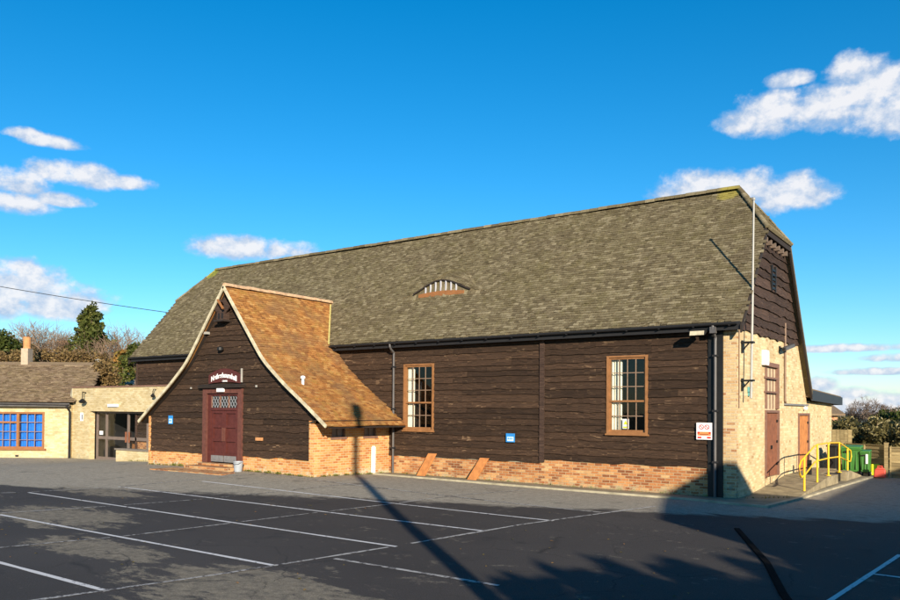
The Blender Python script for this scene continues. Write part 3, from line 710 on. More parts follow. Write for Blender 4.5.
m = MB(); m.quad((-6.60,19.415,4.125),(-6.24,19.415,4.125),(-6.24,19.445,4.235),(-6.60,19.445,4.235)); m.build('lens', M['barge'], t_)
t_ = thing('security_camera', 'black security camera with grey hood on the end wall below the boarding', 'camera', (-5.5,24.6,4.1))
m = MB(); m.box(-5.6,-5.56,24.3,24.42,4.02,4.16); m.bar((-5.58,24.36,4.1),(-5.35,24.3,4.1),.04,.04); m.build('bracket', M['black'], t_)
m = MB(); m.bar((-5.42,24.2,4.06),(-5.30,24.75,4.2),.12,.1); m.build('housing', M['pipe'], t_)
m = MB(); m.tube((-5.42,24.19,4.06),(-5.43,24.15,4.05),.035,n=10); m.build('lens', M['black'], t_)
m = MB(); m.lathe((-5.54,27.65,2.34), [(.001,-.06),(.07,-.05),(.08,0),(.07,.05),(.001,.07)], 12); setp(m.build('wall_lamp', M['white'], smooth=True), 'small round pale lamp above the orange brown side door', 'lamp')

# ------------------------------------------------------------------ lean-to
lean = thing('lean_to', 'low brick lean-to with dark fascia at the far end of the barn', 'lean-to', (-8,31,0))
m = MB(); m.box(-5.73,-5.602,28.7,32.64,-.3,2.56); m.box(-12,-5.73,32.5,32.64,-.3,2.5); m.build('wall', M['brick_yellow'], lean)
m = MB(); m.hexa([(-12,28.0,2.66),(-5.42,28.0,2.72),(-5.42,33.55,2.56),(-12,33.55,2.5),(-12,28.0,3.0),(-5.42,28.0,3.0),(-5.42,33.55,2.84),(-12,33.55,2.84)]); m.build('roof', M['tile_wing'], lean)
m = MB(); m.prism([(-5.418,28.0,2.60),(-5.418,33.6,2.50),(-5.418,33.6,2.80),(-5.418,28.0,2.95)], (.04,0,0)); m.box(-12,-5.38,33.56,33.6,2.5,2.8); m.build('fascia', M['slate'], lean)

# ------------------------------------------------------------------ porch
PX = -21.0; PXL, PXR = -25.42, -16.97; PYF = 16.55
prof_d = np.array([0, 1.05, 1.98, 2.95, 3.9, 4.78]); prof_z = np.array([6.22, 4.90, 3.74, 2.98, 2.34, 1.70])
pd = np.linspace(0, 4.78, 60)
# smooth swept curve through the measured points
pz_ = np.interp(pd, prof_d, prof_z); pzp = np.concatenate([pz_[0]-(pz_[1]-pz_[0])*np.arange(6, 0, -1), pz_, pz_[-1]+(pz_[-1]-pz_[-2])*np.arange(1, 7)])
kk = np.hanning(13); kk /= kk.sum(); pz_ = np.convolve(pzp, kk, 'valid')
PS = np.concatenate([[0], np.cumsum(np.hypot(np.diff(pd), np.diff(pz_)))]); PTOT = float(PS[-1])
porch = thing('porch', 'tarred timber entrance porch with steep swept orange tile roof on a brick base', 'porch', (PX, 18, 0))
def mk_surf(side):
    def f(a, s):      # a: Y, s: distance up from the eave
        q = PTOT-s; d = np.interp(q, PS, pd); z = np.interp(q, PS, pz_); return np.stack([PX+side*d, a+0*d, z+.012*np.sin(a*2.1+q)], -1)
    return f
def mk_keep(side):
    def f(a, s):
        q = PTOT-s; z = np.interp(q, PS, pz_)
        lim = np.where(z < 4.3, 19.97, 19.75+(z-4.45)*(2.35/2.77)+.12); return (a > 16.28) & (a < lim)
    return f
pr_ = None
m = MB(); mu = MB()
for side, sd in ((1, 41), (-1, 42)):
    lay_tiles(m, mk_surf(side), 16.26, 21.6, 0, PTOT, mk_keep(side), sd, jit=.009, lift=.024)
    deck(m, mk_surf(side), list(np.arange(16.3, 21.6, .08)), list(np.linspace(0, PTOT, 60)), mk_keep(side), -.01)
    sf = mk_surf(side); ss = np.linspace(0, PTOT, 30); A = sf(np.full(30, 16.4), ss); 
    for k in range(29):
        y2 = 19.95
        mu.quad(tuple(A[k]-[0,0,.07]), tuple(A[k+1]-[0,0,.07]), (A[k+1][0],y2,A[k+1][2]-.07), (A[k][0],y2,A[k][2]-.07))
proof = m.build('roof', M['tile_orange'], porch); mu.build('soffit_boarding', M['bargedark'], porch)
m = MB(); ridge_tiles(m, (PX,16.3,6.27), (PX,21.25,6.27), .11, .3, 9)
M['ridge_pink'] = simple('bedded ridge tile', (.5,.33,.2), .9, .3, 6); m.build('ridge_tiles', M['ridge_pink'], proof)
m = MB()       # lichened edging in the valley
for k in range(14):
    z0_ = 4.45+(6.1-4.45)*k/14; z1_ = 4.45+(6.1-4.45)*(k+1)/14
    def vp(z): d = float(np.interp(-z, -pz_, pd)); return (PX+d, float(np.interp(z, PZ, PY))-.03, z+.05)
    m.bar(vp(z0_), vp(z1_), .05, .04)
m.build('valley_edging', M['yellowtrim'], proof)
# barge boards: cream edge following the sweep
for side in (1, -1):
    m = MB(); pts = []
    for k in range(0, 60):
        nx = -(pz_[min(k+1, 59)]-pz_[max(k-1, 0)]); nz = (pd[min(k+1, 59)]-pd[max(k-1, 0)]); L = math.hypot(nx, nz); pts.append((PX+side*pd[k], pz_[k], side*nx/L, nz/L))
    for (a, b) in zip(pts[:-1], pts[1:]):
        m.hexa([(a[0]-a[2]*.065,16.24,a[1]-a[3]*.065),(b[0]-b[2]*.065,16.24,b[1]-b[3]*.065),(b[0]-b[2]*.065,16.285,b[1]-b[3]*.065),(a[0]-a[2]*.065,16.285,a[1]-a[3]*.065),
                (a[0]+a[2]*.03,16.24,a[1]+a[3]*.03),(b[0]+b[2]*.03,16.24,b[1]+b[3]*.03),(b[0]+b[2]*.03,16.285,b[1]+b[3]*.03),(a[0]+a[2]*.03,16.285,a[1]+a[3]*.03)])
    m.build('bargeboard', M['barge'], porch)
def plim(z):
    d = float(np.interp(-(z+.08), -pz_, pd)) if z < 6.1 else 0
    return max(PX-d, PXL), min(PX+d, PXR)
DR = (-22.26,-20.27,.38,2.86)
m = MB(); boards(m, (0,PYF,0), (1,0,0), (0,-1,0), .68, 6.1, .2, plim, [DR], .02, .05, 77, .15); m.build('gable_boarding', M['timber'], porch)
m = MB()
for k in range(30):
    z0_ = .6+5.5*k/30; z1_ = .6+5.5*(k+1)/30; l0, h0 = plim(z0_); l1, h1 = plim(z1_)
    if z1_ < 2.95:
        for (a0, b0, a1, b1) in ((l0, DR[0], l1, DR[0]), (DR[1], h0, DR[1], h1)): m.quad((a0,PYF+.005,z0_),(b0,PYF+.005,z0_),(b1,PYF+.005,z1_),(a1,PYF+.005,z1_))
    else: m.quad((l0,PYF+.005,z0_),(h0,PYF+.005,z0_),(h1,PYF+.005,z1_),(l1,PYF+.005,z1_))
m.build('gable_core', M['timber_back'], porch)
m = MB(); m.box(PXL, DR[0], PYF-.02, PYF+.2, -.2, .66); m.build('plinth', M['brick_porch'], porch)
m = MB(); m.box(DR[1], PXR-.002, PYF-.02, PYF+.2, -.2, .68); m.build('plinth', M['brick_porch'], porch)
m = MB()
WA, WB = (17.25,17.86,1.33,1.62), (18.72,19.33,1.33,1.62)
ys_ = [PYF+.02, WA[0], WA[1], WB[0], WB[1], 19.98]
for a, b in ((0,1),(2,3),(4,5)): m.box(PXR-.2, PXR, ys_[a], ys_[b], -.2, 1.76)
for w in (WA, WB): m.box(PXR-.2, PXR, w[0], w[1], -.2, w[2]); m.box(PXR-.2, PXR, w[0], w[1], w[3]+.02, 1.76)
m.box(PXR-.2, PXR, PYF-.06, PYF+.02, .0, 1.86)
m.build('side_wall', M['brick_porch'], porch)
m = MB(); m.box(PXL, PXL+.2, PYF+.2, 19.98, -.2, 1.76); m.box(PXL-.02, PXL+.06, PYF-.075, PYF+.21, -.1, 1.9); m.build('side_wall', M['brick_porch'], porch)
for w, lab in ((WA, 'small leaded side window nearer the porch front'), (WB, 'small leaded side window nearer the barn')):
    m = MB(); m.box(PXR-.12, PXR-.03, w[0], w[0]+.05, w[2], w[3]); m.box(PXR-.12, PXR-.03, w[1]-.05, w[1], w[2], w[3]); m.box(PXR-.12, PXR-.03, w[0]+.05, w[1]-.05, w[3]-.03, w[3]+.02); m.box(PXR-.12, PXR+.03, w[0]-.04, w[1]+.04, w[2]-.07, w[2])
    o = m.build('window', M['rust_frame'], porch); o['label'] = lab
    m = MB(); m.box(PXR-.10, PXR-.09, w[0]+.05, w[1]-.05, w[2], w[3]-.03); m.build('pane', M['kick'], o)
    m = MB(); m.box(PXR-.088,PXR-.07,(w[0]+w[1])/2-.012,(w[0]+w[1])/2+.012,w[2],w[3]-.03); m.build('mullion', M['bars'], o)
for k in range(11):
    y = 16.75+k*.31; m = MB(); m.box(PXR-.02, PXR+.35, y, y+.07, 1.74, 1.84); m.build('rafter_end', M['bargedark'], porch)
m = MB(); m.box(PXR+.0, PXR+.62, 16.3, 19.9, 1.845, 1.865); m.build('soffit', M['bargedark'], porch)
# porch door
xa, xb = DR[0], DR[1]
m = MB(); m.box(xa-.02, xa+.17, PYF-.10, PYF+.12, DR[2], DR[3]); m.box(xb-.17, xb+.02, PYF-.10, PYF+.12, DR[2], DR[3]); m.box(xa+.17, xb-.17, PYF-.10, PYF+.12, 2.70, DR[3])
dfr = m.build('door_frame', M['maroon_pale'], porch)
m = MB(); m.box(xa+.17, xa+.32, PYF-.02, PYF+.1, DR[2], 2.70); m.box(xb-.32, xb-.17, PYF-.02, PYF+.1, DR[2], 2.70); m.box(xa+.32, xb-.32, PYF-.02, PYF+.1, 2.13, 2.22); m.box(xa+.32, xb-.32, PYF-.02, PYF+.1, 2.62, 2.70); m.build('jamb', M['maroon'], dfr)
xm = (xa+xb)/2; lo, hi = xa+.32, xb-.32
for (l, h, sgn) in ((lo, xm-.006, 1), (xm+.006, hi, -1)):
    m = MB(); m.box(l, h, PYF+.06, PYF+.09, DR[2]+.02, 2.12)
    zc = [.72, 1.16, 1.60, 2.03]
    m.box(l, l+.09, PYF+.01, PYF+.06, .6, 2.12); m.box(h-.09, h, PYF+.01, PYF+.06, .6, 2.12)
    for z in (.6, 1.09, 1.55, 2.03): m.box(l+.09, h-.09, PYF+.012, PYF+.06, z, z+.09)
    leaf = m.build('door', M['maroon'], porch)
    m = MB(); m.box(l+.01, h-.01, PYF-.0, PYF+.012, DR[2]+.03, .62); m.build('kick_plate', M['kick'], leaf)
    m = MB(); xx = (h-.045) if sgn > 0 else (l+.045); m.box(xx-.022, xx+.022, PYF-.03, PYF+.01, 1.1, 1.55)
    m.build('handle', M['maroon_pale'], leaf)
m = MB(); m.box(lo, hi, PYF+.05, PYF+.06, 2.22, 2.62); fan = m.build('fanlight', M['inside'], porch)
m = MB()
for k in range(4):
    xx = lo+(hi-lo)*k/3; m.box(max(lo, xx-.022), min(hi, xx+.022), PYF+.0, PYF+.04, 2.22, 2.62); m.build('mullion', M['rust_frame'], fan); m = MB()
m = MB(); wseg = (hi-lo)/3
for s_ in range(3):
    x0 = lo+s_*wseg
    for k in range(-2, 4):
        for dirn in (1, -1):
            p0 = np.array([x0+(k*.14 if dirn > 0 else wseg-k*.14), 2.22]); p1 = p0+np.array([dirn*.28, .40])
            # clip to segment
            f0 = 0; f1 = 1
            for side_, lim_ in ((0, x0), (1, x0+wseg)):
                a, b = p0[0], p1[0]
                if (side_ == 0): 
                    if a < lim_ and b > lim_: f0 = max(f0, (lim_-a)/(b-a))
                    elif b < lim_ and a > lim_: f1 = min(f1, (lim_-a)/(b-a))
                    elif a <= lim_ and b <= lim_: f1 = -1
                else:
                    if a > lim_ and b < lim_: f0 = max(f0, (lim_-a)/(b-a))
                    elif b > lim_ and a < lim_: f1 = min(f1, (lim_-a)/(b-a))
                    elif a >= lim_ and b >= lim_: f1 = -1
            if f1-f0 > .03:
                a = p0+(p1-p0)*f0; b = p0+(p1-p0)*f1; m.bar((a[0],PYF+.04,a[1]),(b[0],PYF+.04,b[1]), .009,.012, (0,1,0))
m.build('lead_lattice', M['bucketm'], fan)
m = MB(); m.box(xa-.12, xb+.1, PYF-.22, PYF, DR[3]+.02, DR[3]+.08); m.hexa([(xa-.15,PYF-.24,DR[3]+.08),(xb+.13,PYF-.24,DR[3]+.08),(xb+.13,PYF,DR[3]+.08),(xa-.15,PYF,DR[3]+.08),(xa-.15,PYF-.24,DR[3]+.10),(xb+.13,PYF-.24,DR[3]+.10),(xb+.13,PYF,DR[3]+.16),(xa-.15,PYF,DR[3]+.16)]); m.build('door_canopy', M['bargedark'], porch)
m = MB(); m.box(xa-.1, xb+.1, PYF-.75, PYF-.021, .0, .30); m.box(xa-.0, xb+.0, PYF-.34, PYF-.021, .30, .375); m.build('step', M['brick_red'], porch, bevel=.01)
mb = MB(); slab(mb, [(xa-.6,PYF-.8),(xb+.6,PYF-.8)], [(xa-.9,PYF-1.5),(xb+.8,PYF-1.45)], .03); struct(mb.build('brick_apron', M['brick_red'], loc=(0,0,0)))
# hood for birds near apex
t_ = thing('nesting_box', 'small weathered bird box with gabled hood high in the porch apex', 'bird box', (-21.15,16.4,5.1))
m = MB(); m.box(-21.36,-20.98,16.28,16.5,5.12,5.45); m.build('box', M['timber_gable'], t_)
m = MB()
for x in (-21.27,-21.09): m = MB(); m.box(x, x+.06, 16.27, 16.279, 5.16, 5.34); m.build('entrance_slot', M['black'], t_)
m = MB(); m.bar((-21.17,16.34,5.74),(-20.88,16.34,5.42),.34,.04,(0,1,0)) ; m.bar((-21.17,16.34,5.74),(-21.46,16.34,5.42),.34,.04,(0,1,0)); hood = m.build('roof', M['timber_gable'], t_)
m = MB(); m.bar((-21.15,16.15,5.77),(-20.86,16.15,5.45),.05,.06,(0,1,0)); m.build('edge_board', M['orange'], hood)
m = MB(); m.box(-21.42,-20.92,16.2,16.5,5.06,5.12); m.build('landing_board', M['bargedark'], t_)

# text helper
def text_mb(txt, size, centre, xdir=(1,0,0), out=(0,-1,0), arc=0., thick=.004, font_scale_x=1., gap=1.):
    cu = bpy.data.curves.new('txt', 'FONT'); cu.body = txt; cu.size = size; cu.align_x = 'CENTER'; cu.extrude = thick; cu.offset = size*.028; cu.space_character = gap
    o = bpy.data.objects.new('txt', cu); COL.objects.link(o); bpy.context.view_layer.update()
    dg = bpy.context.evaluated_depsgraph_get(); me = bpy.data.meshes.new_from_object(o.evaluated_get(dg))
    V = np.array([v.co[:] for v in me.vertices]); F = [tuple(p.vertices) for p in me.polygons]
    bpy.data.objects.remove(o); bpy.data.curves.remove(cu); bpy.data.meshes.remove(me)
    V[:,0] *= font_scale_x; W = np.abs(V[:,0]).max(); V[:,1] += arc*(1-(V[:,0]/W)**2)
    c_ = np.array(centre, float); xd = np.array(xdir, float); od = np.array(out, float)
    P = c_+V[:,:1]*xd+V[:,1:2]*np.array([0,0,1.])+V[:,2:3]*od
    mb = MB(); mb.arrays(P, F, [.5]*len(F)); return mb
# sign over the door
t_ = thing('name_sign', 'maroon sign board with arched white lettering above the porch door', 'sign', (-21.15,16.45,3.0))
m = MB(); n = 14; top = []; bot = []
for k in range(n+1):
    u = -1+2*k/n; top.append((-21.15+u*.82, 16.45, 3.30+.22*(1-u*u))); bot.append((-21.15+u*.82, 16.45, 3.02+.05*(1-u*u)))
m.prism(top+bot[::-1], (0,.035,0)); m.build('board', M['maroon'], t_)
text_mb('Netherbournhall', .235, (-21.16,16.44,3.09), arc=.13, font_scale_x=.86, gap=.97).build('lettering', M['signwhite'], t_)
text_mb('CENTRE', .07, (-21.1,16.44,3.08)).build('small_lettering', M['signwhite'], t_)
m = MB(); m.box(-20.30,-20.275,16.44,16.5,3.05,3.5); setp(m.build('lamp_bracket', M['steel']), 'thin grey bracket standing at the right end of the maroon sign', 'bracket')
m = MB(); m.box(-21.45,-21.1,16.37,16.445,2.74,2.87); setp(m.build('door_light', M['white'], bevel=.012), 'white light fitting on top of the porch door frame', 'light')
def blue_sign(x, z, w, h, y, lab):
    t_ = thing('blue_sign', lab, 'sign', (x, y, z-h/2)); m = MB(); m.box(x-w/2, x+w/2, y-.02, y, z-h/2, z+h/2); m.build('plate', M['signblue'], t_)
    m = MB(); m.box(x-w*.36, x+w*.38, y-.024, y-.02, z-h*.38, z+h*.12); m.build('panel', M['signpale'], t_)
    m = MB(); 
    for k in range(3): m.box(x-w*.28+k*w*.2, x-w*.16+k*w*.2, y-.027, y-.024, z-h*.2, z+h*.02)
    m.build('symbol', M['signblue'], t_)
blue_sign(-24.12, 1.78, .24, .30, 16.49, 'small blue and white notice on the left side of the porch front')
blue_sign(-12.17, 1.38, .30, .26, 19.92, 'small blue and white notice on the long dark wall between the two sash windows')
t_ = thing('warning_sign', 'square white sign with two red crossed circles beside the black corner pipe', 'sign', (-6.38,19.9,1.5))
m = MB(); m.box(-6.58,-6.18,19.90,19.925,1.49,1.92); m.build('plate', M['signwhite'], t_)
def ring(mb, c, r, w, y):
    n = 24
    for k in range(n):
        a, b = 2*math.pi*k/n, 2*math.pi*(k+1)/n; mb.quad((c[0]+math.cos(a)*r,y,c[1]+math.sin(a)*r),(c[0]+math.cos(b)*r,y,c[1]+math.sin(b)*r),(c[0]+math.cos(b)*(r-w),y,c[1]+math.sin(b)*(r-w)),(c[0]+math.cos(a)*(r-w),y,c[1]+math.sin(a)*(r-w)))
    mb.bar((c[0]-r*.6,y,c[1]+r*.6),(c[0]+r*.6,y,c[1]-r*.6),.004,w*.8,(0,0,1))
m = MB(); ring(m, (-6.45,1.81), .062, .016, 19.896); ring(m, (-6.31,1.81), .062, .016, 19.896); m.build('prohibition_circle', M['signred'], t_)
m = MB(); m.box(-6.55,-6.21,19.896,19.90,1.59,1.69); m.build('orange_band', M['signorange'], t_)
m = MB(); 
for q in ((-6.55,-6.45,19.896,19.90,1.52,1.565),(-6.31,-6.21,19.896,19.90,1.52,1.565),(-6.55,-6.50,19.893,19.896,1.64,1.69),(-6.26,-6.21,19.893,19.896,1.64,1.69)):
    m = MB(); m.box(*q); m.build('red_band', M['signred'], t_)
m = MB(); m.box(-6.49,-6.27,19.894,19.896,1.615,1.628); m.build('dark_print', M['maroon'], t_)
# small fittings on the porch
m = MB(); m.lathe((-21.3,16.40,4.1), [(.02,.16),(.1,.12),(.11,.03),(.06,0)], 12); m.box(-21.33,-21.27,16.4,16.5,4.2,4.24); setp(m.build('gable_lamp', M['black']), 'black dome lamp in the middle of the porch gable', 'lamp')
m = MB(); m.tube((-18.0,17.0,2.85), (-18.0,17.0,3.14), .045, n=10); m.lathe((-18.0,17.0,3.14), [(.05,0),(.08,.02),(.07,.08),(.03,.10)], 12); setp(m.build('roof_vent', M['white']), 'white cylindrical vent cowl on the orange porch roof', 'vent')
m = MB(); m.box(-19.55,-19.25,16.44,16.5,1.18,1.28); setp(m.build('wall_vent', M['terracotta']), 'small tan vent brick low on the porch boards right of the door', 'vent')
m = MB(); m.box(-22.15,-22.0,16.36,16.5,4.7,4.78); setp(m.build('junction_box', M['steel']), 'small pale box on the porch gable under the left bargeboard', 'junction box')
m = MB(); m.box(-20.1,-19.98,16.38,16.5,4.78,4.86); setp(m.build('junction_box', M['orange']), 'small tan box on the porch gable under the right bargeboard', 'junction box')
m = MB(); m.box(-19.60,-19.55,16.46,16.5,2.88,2.95); setp(m.build('junction_box', M['steel']), 'small grey box on the boards right of the maroon sign', 'junction box')
m = MB(); m.box(-22.99,-22.95,16.46,16.5,2.86,2.92); setp(m.build('junction_box', M['steel']), 'small grey box on the boards left of the maroon sign', 'junction box')

# bucket
bz = float(gz(-19.95, 16.1))
t_ = thing('bucket', 'grey galvanised bucket standing right of the porch door', 'bucket', (-19.95,16.1,bz))
m = MB(); m.lathe((-19.95,16.1,bz), [(.11,.0),(.12,.01),(.155,.30),(.165,.31),(.165,.33),(.15,.33),(.145,.3),(.11,.03),(.005,.03)], 20); m.build('body', M['bucketm'], t_, smooth=False)
m = MB(); m.path([(-19.95-.155,16.1,bz+.3),(-19.95-.16,15.98,bz+.26),(-19.95,15.93,bz+.235),(-19.95+.16,15.98,bz+.26),(-19.95+.155,16.1,bz+.3)], .006, 6); m.build('handle', M['black'], t_)
# white post
pz0 = float(gz(-16.85,19.05))
t_ = thing('marker_post', 'white leaning post against the orange porch side wall', 'post', (-16.85,19.05,pz0))
m = MB(); m.hexa([(-16.9,19.0,pz0),(-16.8,19.0,pz0),(-16.8,19.1,pz0),(-16.9,19.1,pz0),(-16.95,19.06,pz0+.86),(-16.85,19.06,pz0+.86),(-16.85,19.16,pz0+.86),(-16.95,19.16,pz0+.86)]); m.build('shaft', M['white'], t_)
m = MB(); m.hexa([(-16.955,19.055,pz0+.86),(-16.845,19.055,pz0+.86),(-16.845,19.165,pz0+.86),(-16.955,19.165,pz0+.86),(-16.92,19.08,pz0+.92),(-16.87,19.08,pz0+.92),(-16.87,19.14,pz0+.92),(-16.92,19.14,pz0+.92)]); m.build('cap', M['white'], t_)
# leaning planks: thick boards propped on the plinth
for (xb_, xt_, zt_, lab) in ((-15.32,-15.08,.80,'rust orange plank leaning on the brick base, the one nearer the porch'), (-13.35,-13.08,.74,'rust orange plank leaning on the brick base, the one farther from the porch')):
    m = MB(); y0 = 19.55; w = .16
    m.hexa([(xb_-w,y0-.04,.03),(xb_+w,y0-.04,.03),(xb_+w,y0+.03,.03),(xb_-w,y0+.03,.03),(xt_-w,YW-.13,zt_),(xt_+w,YW-.13,zt_),(xt_+w,YW-.07,zt_),(xt_-w,YW-.07,zt_)])
    setp(m.build('leaning_plank', M['plank'], bevel=.008), lab, 'plank', 'planks leaning on the plinth')

# ------------------------------------------------------------------ entrance building (left)
ent = thing('entrance_building', 'flat roofed pale brick entrance block with glazed doors left of the porch', 'building', (-31,21,0))
YE = 19.6; EX0, EX1 = -36.55, -27.2; DX0, DX1 = -35.0, -28.2
m = MB(); m.box(EX0, DX0, YE, YE+.25, -.5, 3.12); m.box(DX0, EX1, YE, YE+.25, 2.02, 3.12); m.box(DX1, EX1, YE, YE+.25, -.5, 2.02); m.box(EX0, EX0+.25, YE+.25, 24, -.5, 3.12)
m.build('wall', M['brick_wing'], ent)
m = MB(); m.box(EX0-.04, -31.86, YE-.04, YE+.35, 3.12, 3.18); m.box(-31.86, EX1, YE-.04, 19.9, 3.12, 3.18); m.build('coping', M['rust_frame'], ent)
m = MB(); m.box(EX0+.25, -31.9, YE+.3, 25, 2.9, 3.0); m.build('roof', M['lead'], ent)
m = MB(); m.hexa([(EX0-.55,YE+.1,2.45),(EX0-.02,YE-.02,2.45),(EX0-.02,YE+.3,2.45),(EX0-.55,YE+.3,2.45),(EX0-.35,YE+.1,3.0),(EX0-.02,YE-.02,3.14),(EX0-.02,YE+.3,3.14),(EX0-.35,YE+.3,3.0)]); m.build('flashing', M['barge'], ent)
yd = YE+.32
m = MB()
cols = [(-34.70,-34.05), (-33.85,-32.45), (-32.3,-30.95), (-30.75,-29.6), (-29.45,-28.25)]
m.box(DX0, DX1, yd, yd+.06, 1.93, 2.02)
for x in (-35.0,-34.2,-32.42,-30.92,-29.55,-28.27): m.box(x, x+.13, yd, yd+.06, -.3, 1.93)
m.box(-34.9,DX1, yd+.01, yd+.05, .72, .86)
m.box(-34.9,DX1, yd+.01, yd+.05, -.3, -.1)
gd = m.build('glazed_screen', M['brownframe'], ent)
m = MB(); m.quad((DX0,yd+.03,-.2),(DX1,yd+.03,-.2),(DX1,yd+.03,1.95),(DX0,yd+.03,1.95)); m.build('pane', M['glass'], gd)
m = MB(); m.box(-32.55,-32.44,yd-.03,yd,.62,1.1); m.box(-32.30,-32.2,yd-.03,yd,.62,1.1); m.build('handle', M['rust'], gd)
m = MB(); m.box(-34.75,-34.45,yd+.02,yd+.025,.92,1.1); m.build('notice', M['signwhite'], gd)
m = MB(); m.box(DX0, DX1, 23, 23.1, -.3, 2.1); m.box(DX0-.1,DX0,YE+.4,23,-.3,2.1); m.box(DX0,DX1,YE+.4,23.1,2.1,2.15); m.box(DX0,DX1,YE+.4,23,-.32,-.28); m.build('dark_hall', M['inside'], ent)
m = MB(); m.box(-31.3,-30.95,yd+.08,yd+.1,-.1,1.1); m.box(-30.5,-29.9,yd+.08,yd+.1,.9,1.35); m.box(-30.4,-29.85,yd+.08,yd+.1,-.1,.75); m.box(-31.9,-31.5,yd+.08,yd+.1,-.05,.28); m.build('poster', M['signwhite'], ent)
m = MB(); m.box(-32.75,-32.5,yd+.4,yd+.5,-.1,.7); m.build('inner_post', M['orange'], ent)
m = MB(); m.box(-33.4,-32.6,YE-.09,YE,2.22,2.36); setp(m.build('bulkhead_light', M['white'], bevel=.02), 'long white light fitting above the glazed entrance doors', 'light')
t_ = thing('lantern', 'black swan-neck lantern on the pale brick wall left of the glazed doors', 'lamp', (-35.3,YE-.2,2.4))
m = MB(); m.path([(-35.35,YE,2.88),(-35.3,YE-.2,2.92),(-35.22,YE-.25,2.8),(-35.22,YE-.25,2.62)], .025, 6); m.build('arm', M['black'], t_)
m = MB(); m.lathe((-35.22,YE-.25,2.38), [(.05,0),(.12,.02),(.17,.1),(.07,.19),(.02,.23)], 12); m.build('shade', M['black'], t_)
t_ = thing('lantern', 'black swan-neck lantern on the pale brick wall just left of the porch roof', 'lamp', (-30.3,YE-.2,2.6))
m = MB(); m.path([(-29.75,YE,2.98),(-29.7,YE-.15,3.0),(-29.68,YE-.2,2.92),(-29.68,YE-.2,2.8)], .018, 6); m.build('arm', M['black'], t_)
m = MB(); m.lathe((-29.68,YE-.2,2.64), [(.03,0),(.07,.02),(.1,.07),(.05,.14),(.02,.18)], 12); m.build('shade', M['black'], t_)
t_ = thing('wall_notice', 'small white and dark notice on the pale brick left of the glazed doors', 'sign', (-35.6,YE-.02,1.6))
m = MB(); m.box(-35.82,-35.58,YE-.02,YE,1.55,1.95); m.build('plate', M['signwhite'], t_)
m = MB(); m.box(-35.66,-35.60,YE-.025,YE-.02,1.62,1.85); m.build('print', M['black'], t_)
# low wall and step in front of the glazed doors
m = MB(); m.box(-29.6,-25.75,17.7,17.95,-.1,.48); lw = thing('low_wall', 'low pale brick garden wall with dark coping left of the porch', 'wall', (-27,17.8,0)); m.build('brickwork', M['brick_wing'], lw)
m = MB(); m.box(-29.65,-25.7,17.66,17.99,.48,.54); m.build('coping', M['wallcap'], lw)

# ------------------------------------------------------------------ side wing (far left), facing the camera
Rw = np.array([.81,.586,0]); Fw = np.array([-.586,.81,0]); Wd = 35.8
WO = Fw*Wd
def wp(u, d, z): return WO+Fw*1.4+Rw*u*1.039+Fw*d+np.array([0,0,2.2+(z-2.2)*1.039])
def wbox(mb, u0, u1, d0, d1, z0, z1, r=.5):
    mb.hexa([wp(u0,d0,z0),wp(u1,d0,z0),wp(u1,d1,z0),wp(u0,d1,z0),wp(u0,d0,z1),wp(u1,d0,z1),wp(u1,d1,z1),wp(u0,d1,z1)], r)
wing = thing('side_wing', 'single storey pale brick wing with brown tile roof at the left edge', 'building', tuple(wp(-20,2,0)))
UE = -17.45     # right hand end
wu0, wu1, wz0, wz1 = -21.9, -18.68, .28, 1.97
m = MB(); wbox(m, -30, wu0, 0, .25, -.6, 2.3); wbox(m, wu1, UE, 0, .25, -.6, 2.3); wbox(m, wu0, wu1, 0, .25, -.6, wz0); wbox(m, wu0, wu1, 0, .25, wz1, 2.3); wbox(m, UE-.25, UE, .25, 8, -.6, 2.3)
m.build('wall', M['brick_wing'], wing)
m = MB()
def surf_w(a, s):
    s = np.asarray(s, float); a = np.asarray(a, float)*1.039; d = 1.05+s*.905; z = 2.44+s*.375; return WO+np.stack([a*Rw[0]+d*Fw[0], a*Rw[1]+d*Fw[1], z], -1)
lay_tiles(m, surf_w, -30, UE+.3, 0, 5.2, lambda a, s: (a < UE+.25-np.clip(s-2.4, 0, 3)*.25), 55, w=.2, g=.13, lift=.025)
deck(m, surf_w, [-30, UE-.45], [0, 5.25]); deck(m, surf_w, [UE-.45, UE+.28], [0, 2.6])
# behind the entrance block the roof runs on to the right
a_ = [wp(-30,4.4,4.26), wp(UE-.45,4.4,4.26), wp(UE-.45,9,2.4), wp(-30,9,2.4)]; m.quad(*a_)
wr = m.build('roof', M['tile_wing'], wing)
m = MB(); ridge_tiles(m, wp(-30,4.38,4.32), wp(UE-.4,4.38,4.32), .1, .35); m.build('ridge_tiles', M['tile_wing'], wr)
m = MB(); p0 = wp(-30,-.42,2.46); p1 = wp(UE+.05,-.42,2.36); half_gutter(m, p0, p1, .07); wbox(m, -30, UE+.05, -.33, -.29, 2.22, 2.38); wbox(m, -30, UE, -.33, 0, 2.24, 2.26); m.build('gutter', M['pipe'], wing)
m = MB(); m.path([wp(UE-.02,-.42,2.34), wp(UE-.02,-.42,2.2), wp(UE-.02,-.12,2.0), wp(UE-.02,-.12,-.25)], .05); m.build('downpipe', M['gutter'], wing)
